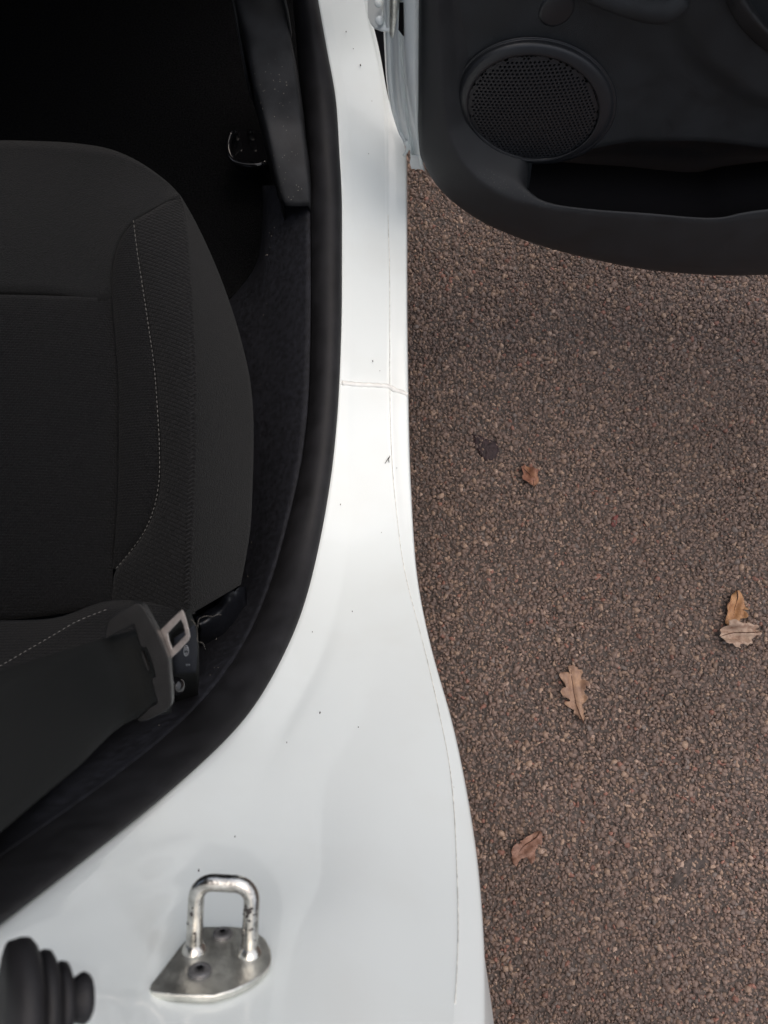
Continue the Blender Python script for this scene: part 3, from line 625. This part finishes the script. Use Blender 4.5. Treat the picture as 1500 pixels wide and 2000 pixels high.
# ------------------------------------------------------------------ the open door
door = empty('door', None, car)
DA, DB = -.045, .10
DN = np.array([-DA, -1.0, DB]); DN /= np.linalg.norm(DN)      # out of the card, towards the seat side
DP = np.array([.05, .715, .60])
DN = np.array([.045, -1.0, .10]); DN /= np.linalg.norm(DN)
def dcard(px, py, b): return at_plane_b(px, py, b)
def at_plane_b(px, py, b):
    d = ray(px, py); t = ((DP - CAM) @ DN + np.asarray(b, float))/(d @ DN); return CAM + d*t[..., None]
O = [(818,-420,0),(818,-200,0),(818,0,0),(817,150,0),(818,290,.002),(828,327,.006),(850,366,.012),(890,407,.018),(950,446,.024),(1040,483,.029),(1150,513,.032),(1270,536,.034),(1400,546,.034),(1500,545,.034),(1700,538,.034),(1950,524,.032)]
O2 = [(822,-420,.009),(822,-200,.009),(822,0,.009),(822,150,.010),(824,288,.013),(834,320,.018),(858,357,.026),(899,394,.034),(960,431,.042),(1048,466,.047),(1156,494,.050),(1274,516,.052),(1402,526,.052),(1500,524,.052),(1700,516,.052),(1950,500,.05)]
Cc = [(850,-420,.015),(850,-200,.015),(856,0,.015),(862,130,.019),(872,234,.027),(884,277,.033),(906,320,.041),(941,356,.048),(990,385,.055),(1056,405,.060),(1144,421,.062),(1264,432,.063),(1398,437,.063),(1500,425,.063),(1700,408,.062),(1950,388,.06)]
Li = [(880,-420,.002),(880,-200,.002),(884,0,.002),(890,120,.006),(901,222,.012),(915,262,.017),(942,303,.025),(975,334,.034),(1018,360,.045),(1070,392,.056),(1150,405,.060),(1262,413,.061),(1392,423,.061),(1478,408,.060),(1700,385,.06),(1950,360,.058)]
oback = [(p[0], p[1], p[2] - .02) for p in O]
def wcurve(c, n=110):
    c = resample(c, n); return at_plane_b(c[:, 0], c[:, 1], c[:, 2])
# matching points keep their station along the four curves
def bykey(c, n=120):
    p = np.asarray(c, float); k = np.linspace(0, len(p) - 1, n); g = np.gradient(p, axis=0); i = np.clip(k.astype(int), 0, len(p) - 2); t = (k - i)[:, None]
    q_ = (2*t**3-3*t**2+1)*p[i] + (t**3-2*t**2+t)*g[i] + (-2*t**3+3*t**2)*p[i+1] + (t**3-t**2)*g[i+1]
    return at_plane_b(q_[:, 0], q_[:, 1], q_[:, 2])
wo, wo2, wc, wl = bykey(O), bykey(O2), bykey(Cc), bykey(Li)
wob_ = wo - DN*.03
m1 = .6*wo2 + .4*wc + DN*.003; m2 = .1*wo2 + .9*wc + DN*.0010
c_in = .8*wc + .2*wl + DN*.0006
lin = wl - DN*.006 + np.array([0, 0, -.004]); 
# the lip's inner face: down into the pocket on the right, blending into the card on the left
kk = np.linspace(0, 15, 120); tpk = sstep((kk - 7.6)/1.2)[:, None]
base = wl - DN*((wl - DP) @ DN + .004)[:, None] ; base = base + np.array([.02, 0, .01])
pk = wl + np.array([0, .004, -.07])
inner = base*(1 - tpk) + pk*tpk
rim = grid('door_rim', np.stack([wob_, wo, wo2, m1, m2, wc, c_in, wl, .5*(wl*.6 + lin*.4) + .5*(.85*wl + .15*inner), inner], 1), M['doorlip'], door, sub=1)
# main card: from above the view down to the pocket's upper edge, or to the rim at the hinge side
def card_y(x, z, b): return DP[1] + (DN[0]*(x - DP[0]) + DN[2]*(z - DP[2]) - b)/(-DN[1])
cpx = np.r_[np.linspace(822, 1030, 22), np.linspace(1040, 1960, 60)]
tl = pchip([700, 1000, 1090, 1160, 1250, 1350, 1430, 1500, 1700, 2100], [330, 322, 308, 290, 276, 275, 281, 290, 300, 300], cpx)
rimy = np.interp(cpx, [856, 862, 872, 884, 906, 941, 990, 1056], [0, 130, 234, 277, 320, 356, 385, 405])
rimy[cpx < 856] = 0
ybot = np.where(cpx > 1035, tl, np.minimum(rimy + 4, 385)); rows = []
for t in np.linspace(0, 1, 70):
    v = -430 + (ybot + 430)*t
    bx = pchip([-430, 0, 60, 110, 150, 190, 215, 260, 300, 340, 420], [1190, 1262, 1287, 1318, 1358, 1420, 1500, 1640, 1800, 1990, 2500], v)
    rows.append(at_plane_b(cpx, v, sstep((cpx - bx)/80)*.017 + .003*np.exp(-((cpx - bx + 10)/40)**2)))
rows.append(rows[-1] - DN*.003 + np.array([0, 0, -.002])); rows.append(rows[-1] - DN*.02)
grid('door_card', np.stack(rows, 0), M['door'], door)
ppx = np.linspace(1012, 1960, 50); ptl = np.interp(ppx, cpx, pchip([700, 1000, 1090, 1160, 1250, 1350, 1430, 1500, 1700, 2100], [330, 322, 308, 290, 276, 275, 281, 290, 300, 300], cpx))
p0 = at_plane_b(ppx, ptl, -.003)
grid('shaded_pocket_wall', np.stack([p0, p0 - DN*.012 + np.array([0, 0, -.004]), p0 - DN*.042 + np.array([0, 0, -.02]), p0 - DN*.050 + np.array([0, 0, -.08]), p0 - DN*.050 + np.array([0, 0, -.135])], 0), mat('shaded_pocket_plastic', (.0065, .0072, .0085), rough=.45, spec=.35, bump=.2, bscale=1200, var=.2, vscale=40), door)  # same plastic as the door, darkened: the pocket's shade is in the colour
# pocket floor, its shade put into the near-black colour
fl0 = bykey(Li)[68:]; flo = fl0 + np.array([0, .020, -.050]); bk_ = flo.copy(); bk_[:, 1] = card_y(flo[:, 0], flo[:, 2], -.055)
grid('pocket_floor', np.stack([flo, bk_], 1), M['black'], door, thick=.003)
# arm rest above the view, which shades the pocket
arm = np.array([[(x, card_y(x, z, b), z) for z, b in ((.778, .0), (.782, .05), (.796, .082*k), (.815, .09*k), (.838, .085*k), (.850, .05), (.853, 0))] for x, k in ((.19, .55), (.24, .9), (.36, 1), (.55, 1), (.75, 1), (.86, 1))])
grid('armrest', arm, M['doorlip'], door, sub=2, thick=.003)
# raised arm-rest moulding and winder at the top edge of the view
band = [[(1395, -260, .02), (1405, -80, .022), (1418, 0, .022), (1440, 45, .022), (1466, 75, .022), (1520, 115, .022), (1600, 150, .022), (1750, 190, .022)],
        [(1402, -260, .034), (1417, -80, .036), (1434, 0, .036), (1458, 40, .036), (1482, 66, .036), (1530, 95, .036), (1606, 130, .036), (1755, 168, .036)],
        [(1424, -260, .036), (1436, -80, .038), (1452, -6, .038), (1478, 32, .038), (1497, 54, .038), (1542, 82, .038), (1614, 112, .038), (1758, 150, .038)],
        [(1430, -260, .0), (1443, -80, .0), (1460, -14, .0), (1486, 26, .0), (1506, 48, .0), (1550, 76, .0), (1620, 104, .0), (1760, 142, .0)]]
grid('armrest_band', loft(band, 40, 5, at_plane_b), M['kick'], door, thick=.002)
lathe('winder_boss', [(.0001, .006), (.016, .0058), (.0195, .0045), (.021, .001), (.0225, -.002)], at_plane_b(np.array(1086.), np.array(14.), np.array(-.004)), frame_of(DN, (1, 0, 0)), M['bezel'], door, seg=40)
ar = resample([(1128, -30, .016), (1170, -14, .018), (1220, 0, .020), (1275, 10, .022), (1312, 4, .022), (1338, -18, .02)], 24); ap = at_plane_b(ar[:, 0], ar[:, 1], ar[:, 2])
rad = np.interp(np.linspace(0, 1, 24), [0, .05, .3, .6, .8, .95, 1], [.004, .011, .013, .016, .019, .016, .008])
tube('door_pull', ap, rad, M['door'], door, seg=18)

# speaker: bezel cone rising from the card to a proud grille
spk = door
def ell(cx_, cy_, a, b, bb, n=72, rot=0.0):
    t = np.linspace(0, 2*math.pi, n, endpoint=False); x, y = a*np.cos(t), b*np.sin(t)
    return at_plane_b(cx_ + x*math.cos(rot) - y*math.sin(rot), cy_ + x*math.sin(rot) + y*math.cos(rot), np.full(n, bb))
RO = .10
rings = [ell(1046, 195, 162, 126, -.010, rot=RO), ell(1046, 195, 160, 124, .001, rot=RO), ell(1046, 195, 157, 121.5, .004, rot=RO), ell(1046, 196, 154, 119, .0025, rot=RO), ell(1045.5, 197, 152, 117.5, .006, rot=RO), ell(1045, 200, 148, 115, .0105, rot=RO), ell(1043, 206, 136, 107.5, .0125, rot=RO), ell(1042, 209, 131.5, 104, .0135, rot=RO), ell(1041.5, 210, 129, 102, .013, rot=RO), ell(1041.5, 210, 127.5, 101, .010, rot=RO)]
bez = grid('speaker_bezel', np.stack(rings, 0), M['bezel'], spk, closed=True, sub=1, thick=.002)
# perforated grille in the speaker's own plane
g0 = at_plane_b(np.array(1041.5), np.array(210.), np.array(.0095)); gx_ = ell(1041.5, 210, 128.5, 102, .0095, rot=RO)
Uv = gx_ - g0; fr = frame_of(DN, (1, 0, 0)); A2 = np.stack([Uv @ fr[0], Uv @ fr[1]], 1)
Rg = float(np.abs(A2[:, 0]).max()); Rh = float(np.abs(A2[:, 1]).max())
# boundary as radius by angle so the hole field follows the visible rim
ang = np.arctan2(A2[:, 1], A2[:, 0]); o_ = np.argsort(ang); ang = ang[o_]; rdd = np.linalg.norm(A2, axis=1)[o_]
def rad_at(a): return np.interp(a, np.r_[ang - 2*math.pi, ang, ang + 2*math.pi], np.r_[rdd, rdd, rdd])
pit = 2*Rg/33.0; V, F = [], []
def gp(u, v):
    rr_ = math.hypot(u, v); k = 1 - (rr_/rad_at(math.atan2(v, u)))**2
    return g0 + fr[0]*u + fr[1]*v + DN*(.006*max(k, 0)*1.0)
for i in range(-25, 26):
    for j in range(-25, 26):
        u = (j + .5*(i % 2))*pit; v = i*pit*.866
        if math.hypot(u, v) > rad_at(math.atan2(v, u)) - .1*pit: continue
        hr = pit*.33 if math.hypot(u, v) < rad_at(math.atan2(v, u)) - .8*pit else 0
        b0 = len(V)
        for k in range(6):
            a = math.radians(60*k + 30); V.append(gp(u + pit*.5774*math.cos(a), v + pit*.5774*math.sin(a)))
        if hr:
            for k in range(6):
                a = math.radians(60*k + 30); V.append(gp(u + hr*math.cos(a), v + hr*math.sin(a)))
            for k in range(6):
                a = math.radians(60*k + 30); V.append(gp(u + hr*math.cos(a), v + hr*math.sin(a)) - DN*.003)
            for k in range(6):
                l = (k + 1) % 6; F += [(b0+k, b0+l, b0+6+l, b0+6+k), (b0+6+k, b0+6+l, b0+12+l, b0+12+k)]
        else: F.append(tuple(range(b0, b0+6)))
gr = from_faces('speaker_grille', V, F, M['bezel'], spk, smooth=False, kind='stuff')
bmx = bmesh.new(); bmx.from_mesh(gr.data); bmesh.ops.remove_doubles(bmx, verts=bmx.verts[:], dist=.00005); bmesh.ops.recalc_face_normals(bmx, faces=bmx.faces[:]); bmx.to_mesh(gr.data); bmx.free()
sb = ell(1041.5, 210, 128, 101.5, .004, rot=RO); from_faces('speaker_cone', np.concatenate([sb, [sb.mean(0) - DN*.02]]), [(i, (i+1) % 72, 72) for i in range(72)], M['black'], spk)

# dust on the door's lower lip
V, F = [], []; wl_ = wl; c_ = wc
for _ in range(90):
    i = random.randrange(52, 74) if random.random() < .7 else random.randrange(40, 100); u = random.uniform(.1, .9); p = wc[i]*(1 - u) + wl[i]*u + DN*.0035; r = random.uniform(.0002, .0006); b0 = len(V)
    p = p + (wc[i+1] - wc[i])*random.random()
    for k in range(5):
        a = k/5*6.283; V.append(p + r*(np.array([math.cos(a), 0, 0]) + np.array([0, .1, 1])*math.sin(a)*random.uniform(.5, 1.3)))
    F.append(tuple(range(b0, b0 + 5)))
from_faces('dust', V, F, M['hair'], door, kind='stuff')
# white metal shell of the door
def dy(px, py, k):
    d = ray(px, py); t = ((DP - CAM) @ DN)/(d @ DN); p = CAM + d*t[..., None]; return at_y(px, py, p[..., 1] + np.asarray(k))
e3 = [(820,-300,.004),(820,0,.004),(820,150,.004),(820,290,.003),(824,312,.003),(830,334,.004)]
e2b = [(806,-300,.004),(806,0,.004),(806,150,.004),(810,230,.004),(815,280,.004),(824,331,.005)]
e2 = [(787,-300,.012),(787,0,.012),(790,100,.012),(795,170,.012),(803,232,.012),(811,275,.012),(816,329,.012)]
e1_ = [(782,-300,.03),(782,0,.03),(785,100,.030),(790,170,.030),(797,232,.03),(804,275,.028),(810,330,.022)]
e1b = [(776,-300,.028),(776,0,.028),(778,100,.028),(782,170,.028),(790,232,.028),(799,275,.026),(803,300,.02)]
e0b = [(764,-300,.05),(764,0,.05),(766,100,.05),(769,170,.05),(778,232,.05),(788,272,.045),(797,290,.03)]
e0a = [(754,-300,.052),(754,0,.052),(756,100,.052),(759,170,.052),(768,225,.052),(779,255,.048),(793,280,.034)]
e0 = [(749,-300,.07),(749,60,.07),(751,100,.07),(755,160,.07),(761,200,.068),(769,232,.062),(778,256,.055),(791,272,.04)]
shell = grid('door_shell', loft([e3, e2b, e2, e1_, e1b, e0b, e0a, e0], 50, 3, dy), M['paint'], door, thick=.002)
tipp = [(802, 303), (812, 303), (822, 306), (829, 333), (816, 330), (803, 330), (800, 318)]
tq = np.array(tipp, float); slab('shell_corner', dy(tq[:, 0], tq[:, 1], np.full(len(tq), .008)), (-.3, -.6, .7), .006, M['paint'], door, bevel=.001)
hk = resample([(793, 275, .03), (796, 286, .028), (794, 296, .027), (788, 304, .026)], 14); tube('shell_flange', dy(hk[:, 0], hk[:, 1], hk[:, 2]), np.linspace(.0035, .0018, 14), M['paint'], door, seg=10)
# outer skin
sk_ = np.array([[(x, .79 - .045*(x - .05) + bq, z) for z, bq in ((1.0, .03), (.85, .06), (.6, .07), (.42, .05), (.36, .02))] for x in (.035, .3, .6, 1.05)])
grid('outer_skin', sk_, M['paint'], door, sub=2, thick=.003, up=(0, 1, 0))
# hinge
hg = door
hpn = np.array([(717, -40), (717, 0), (718, 34), (723, 47), (731, 57), (745, 62), (761, 63), (762, 57), (766, 51), (781, 49.5), (782, 29), (780, 16), (761, 15), (760, 0), (760, -40)], float)
hz_ = np.interp(hpn[:, 0], [717, 735, 782], [.935, .90, .885]); hW = at_d(hpn[:, 0], hpn[:, 1], hz_)
slab('hinge_leaf', hW, (-.1, -.75, .65), .022, M['paint'], hg, bevel=.004)
slab('hinge_leaf', at_d(np.array([764., 779, 779, 764]), np.array([-40., -40, 14, 14]), np.full(4, .915)), (-.1, -.75, .65), .012, M['plate'], hg, bevel=.001)
for px, py in ((739., 6.), (741., 40.)):
    hc = at_d(px, py, .893); lathe('hinge_bolt', [(.0001, .004), (.0038, .0038), (.0046, .0026), (.0048, -.004)], hc, frame_of((-.1, -.75, .65), (1, 0, 0)), M['paint'], hg, seg=18)
a, b = at_d(770., 66., .90), at_d(772., -40., .80); lathe('hinge_pin', [(.0001, 0), (.0055, .0005), (.006, .004), (.006, .16)], a, frame_of(b - a, (1, 0, 0)), M['plate'], hg, seg=20)
slab('shell_gap', dy(np.array([780., 787, 788, 784, 778]), np.array([5., 5, 71, 66, 58]), np.full(5, .010)), (-.3, -.7, .6), .004, M['black'], door)

# ------------------------------------------------------------------ fallen leaves and marks on the tarmac
def leaf(name, label, cat, outline, rib, mt, curl=.009, base=.0085, group='fallen oak leaves', tilt=(0, 0)):
    """outline and rib given in photo pixels; built flat on the ground then curled"""
    o = np.array(outline, float); W = at_z(o[:, 0], o[:, 1], np.full(len(o), base)); R = np.array(rib, float); R = at_z(R[:, 0], R[:, 1], np.full(len(R), base))
    c = W.mean(0); c[2] = 0
    root = empty(name, tuple(c)); root['label'] = label; root['category'] = cat
    if group: root['group'] = group
    r0, r1 = R[0], R[-1]; ax_ = (r1 - r0)/np.linalg.norm(r1 - r0); sd_ = np.array([-ax_[1], ax_[0], 0])
    Lm = np.linalg.norm(r1 - r0); wid = np.abs((W - r0) @ sd_).max() + 1e-6
    def dz(p):
        s = (p - r0) @ sd_/wid; t = (p - r0) @ ax_/Lm
        return curl*(abs(s)**1.6) + curl*.6*math.sin(t*7 + s*3)*.5 + .25*curl*math.sin(s*11 + t*4) + .30*curl*mnoise.noise(Vector((p[0]*95, p[1]*95, 2))) + tilt[0]*(p - c)[0] + tilt[1]*(p - c)[1]
    bm = bmesh.new(); vs = [bm.verts.new(tuple(p - c)) for p in W]; bm.faces.new(vs)
    bmesh.ops.triangulate(bm, faces=bm.faces[:]); 
    for _ in range(3): bmesh.ops.subdivide_edges(bm, edges=[e for e in bm.edges if e.calc_length() > .006], cuts=1, use_grid_fill=True)
    bmesh.ops.triangulate(bm, faces=bm.faces[:])
    for v in bm.verts: v.co.z += dz(np.array(v.co) + c)
    bmesh.ops.recalc_face_normals(bm, faces=bm.faces[:])
    if sum(fc.normal.z for fc in bm.faces) < 0: bmesh.ops.reverse_faces(bm, faces=bm.faces[:])
    me = bpy.data.meshes.new('blade'); bm.to_mesh(me); bm.free(); me.polygons.foreach_set('use_smooth', [True]*len(me.polygons))
    bl_ = link('blade', me, mt, root); md = bl_.modifiers.new('thick', 'SOLIDIFY'); md.thickness = .0005; md.offset = 0
    n = 24; rp_ = resample([(p[0], p[1], p[2]) for p in R], n); rp_ = rp_ - c; rp_[:, 2] = [base + dz(p + c) + .0004 for p in rp_]
    tube('midrib', rp_, np.linspace(.0011, .0005, n), M['vein'], root, seg=6)
    return root
Zl = lambda L, x0, y0, k: [(x0 + a/k, y0 + b/k) for a, b in L]
tan = leaf_material('tan_leaf', (.38, .235, .145), (.17, .10, .075), (.28, .175, .12))
org = leaf_material('orange_leaf', (.43, .235, .11), (.18, .08, .045), (.33, .175, .085))
pnk = leaf_material('pink_grey_leaf', (.43, .32, .235), (.19, .10, .065), (.33, .24, .185))
red = leaf_material('red_brown_leaf', (.31, .175, .12), (.14, .075, .055), (.235, .13, .095))
crl = leaf_material('curled_leaf', (.42, .235, .13), (.15, .06, .045), (.26, .125, .08))
leaf('oak_leaf', 'long tan lobed oak leaf with a dark midrib, lying flat alone', 'leaf',
     Zl([(430, 290), (560, 270), (600, 310), (690, 330), (700, 390), (800, 400), (830, 470), (790, 600), (800, 660), (880, 690), (960, 730), (985, 790), (960, 850), (880, 850), (890, 930), (850, 990), (870, 1080), (940, 1150), (945, 1210), (890, 1300), (810, 1370), (800, 1440), (860, 1500), (870, 1560), (840, 1640), (890, 1680), (885, 1780), (850, 1850), (790, 1790), (720, 1760), (690, 1690), (570, 1620), (560, 1590), (600, 1520), (540, 1510), (430, 1450), (330, 1380), (300, 1320), (350, 1290), (460, 1280), (470, 1250), (420, 1205), (300, 1160), (200, 1090), (160, 1010), (190, 940), (270, 900), (350, 880), (310, 790), (230, 690), (150, 590), (130, 530), (200, 480), (310, 460), (430, 480), (490, 530), (440, 440), (420, 350)], 1080, 1280, 14.29),
     Zl([(850, 1890), (760, 1720), (660, 1420), (600, 1050), (560, 750), (530, 570), (500, 400)], 1080, 1280, 14.29), tan, curl=.010)
leaf('oak_leaf', 'upright orange oak leaf overlapped at its foot by a pinkish leaf', 'leaf',
     Zl([(700, 170), (760, 170), (830, 240), (860, 340), (890, 440), (920, 560), (950, 650), (880, 640), (830, 620), (910, 690), (930, 800), (900, 850), (780, 860), (750, 920), (640, 1000), (520, 1040), (460, 960), (470, 820), (510, 680), (450, 620), (440, 550), (470, 490), (530, 440), (560, 340), (620, 260), (680, 220)], 1380, 1140, 12.5),
     Zl([(720, 160), (720, 400), (700, 640), (620, 960)], 1380, 1140, 12.5), org, curl=.010)
leaf('oak_leaf', 'crumpled pale pinkish oak leaf lying across the foot of the orange leaf', 'leaf',
     Zl([(460, 910), (600, 880), (700, 930), (800, 960), (890, 980), (960, 930), (1040, 970), (1090, 1020), (1190, 1000), (1260, 1040), (1280, 1070), (1190, 1110), (1310, 1130), (1330, 1200), (1240, 1270), (1180, 1260), (1160, 1310), (1090, 1350), (1080, 1470), (1010, 1460), (970, 1530), (880, 1470), (780, 1480), (740, 1590), (700, 1560), (640, 1550), (580, 1460), (500, 1470), (410, 1440), (390, 1350), (300, 1280), (330, 1210), (345, 1110), (410, 1050), (490, 1030)], 1380, 1140, 12.5),
     Zl([(1330, 1180), (1000, 1200), (650, 1200), (320, 1290)], 1380, 1140, 12.5), pnk, curl=.015, base=.0150)
leaf('oak_leaf', 'torn red-brown oak leaf with a forked end, nearest the white car body', 'leaf',
     Zl([(1080, 350), (1150, 360), (1180, 470), (1160, 650), (1140, 740), (1060, 720), (1040, 800), (990, 880), (960, 990), (930, 1100), (870, 1180), (820, 1250), (780, 1220), (740, 1130), (690, 1080), (620, 1110), (540, 1130), (500, 1200), (480, 1330), (430, 1390), (360, 1340), (290, 1230), (270, 1100), (290, 1030), (250, 950), (310, 830), (440, 700), (520, 740), (560, 690), (500, 620), (620, 600), (640, 520), (720, 480), (820, 450), (940, 390)], 980, 1600, 15),
     Zl([(1110, 380), (900, 590), (700, 740), (480, 990)], 980, 1600, 15), red, curl=.012)
leaf('oak_leaf', 'small curled brown leaf beside the dark purple stain', 'leaf',
     Zl([(460, 370), (560, 320), (680, 340), (760, 420), (850, 500), (940, 520), (970, 600), (960, 700), (1030, 770), (1030, 860), (970, 940), (890, 980), (800, 1000), (700, 920), (600, 850), (500, 780), (460, 710), (500, 660), (560, 610), (490, 540), (450, 450)], 990, 890, 16.67),
     Zl([(870, 960), (800, 720), (680, 560), (520, 400)], 990, 890, 16.67), crl, curl=.018)
def blot(name, label, cat, outline, mt, h=.0029, rough_=.0022):
    o = resample(outline + [outline[0]], 44); W = at_z(o[:-1, 0], o[:-1, 1], 0.0); c = W.mean(0); n = len(W)
    V = [c + np.array([0, 0, h + .001])]; F = []
    for k, (s, hh) in enumerate(((.35, h + .0008), (.65, h + .0004), (.88, h - .0003), (1.0, .0005))):
        for i, p in enumerate(W):
            q_ = c + (p - c)*s*(1 + (.16*mnoise.noise(Vector((p[0]*120, p[1]*120, 4))) if k > 1 else 0)); q_[2] = hh + rough_*mnoise.noise(Vector(q_*300)); V.append(q_)
    F += [(0, 1+i, 1+(i+1) % n) for i in range(n)]
    for k in range(3): F += [(1+k*n+i, 1+(k+1)*n+i, 1+(k+1)*n+(i+1) % n, 1+k*n+(i+1) % n) for i in range(n)]
    V = [v - np.array([c[0], c[1], 0]) for v in V]
    ob = from_faces(name, V, F, mt); ob.location = (c[0], c[1], 0); ob['label'] = label; ob['category'] = cat
    return ob
blot('squashed_berry', 'squashed dark purple fruit pulp on the tarmac, up and left of the curled leaf', 'stain',
     [(922, 848), (938, 852), (952, 858), (966, 860), (974, 875), (970, 894), (958, 903), (942, 896), (932, 880), (924, 866)], M['smear2'], h=.0038)
blot('mud_smear', 'long smooth smear of brown mud on the tarmac at lower right', 'mud',
     [(1290, 1746), (1308, 1720), (1322, 1696), (1344, 1676), (1366, 1670), (1384, 1676), (1380, 1690), (1356, 1700), (1336, 1720), (1312, 1738)], M['smear'])
blot('leaf_scrap', 'tiny dark red leaf scrap pressed into the tarmac', 'leaf scrap',
     [(1192, 1026), (1198, 1008), (1207, 1004), (1206, 1016), (1198, 1030)], mat('red_scrap', (.12, .035, .03), rough=.7, var=.4, vscale=200))
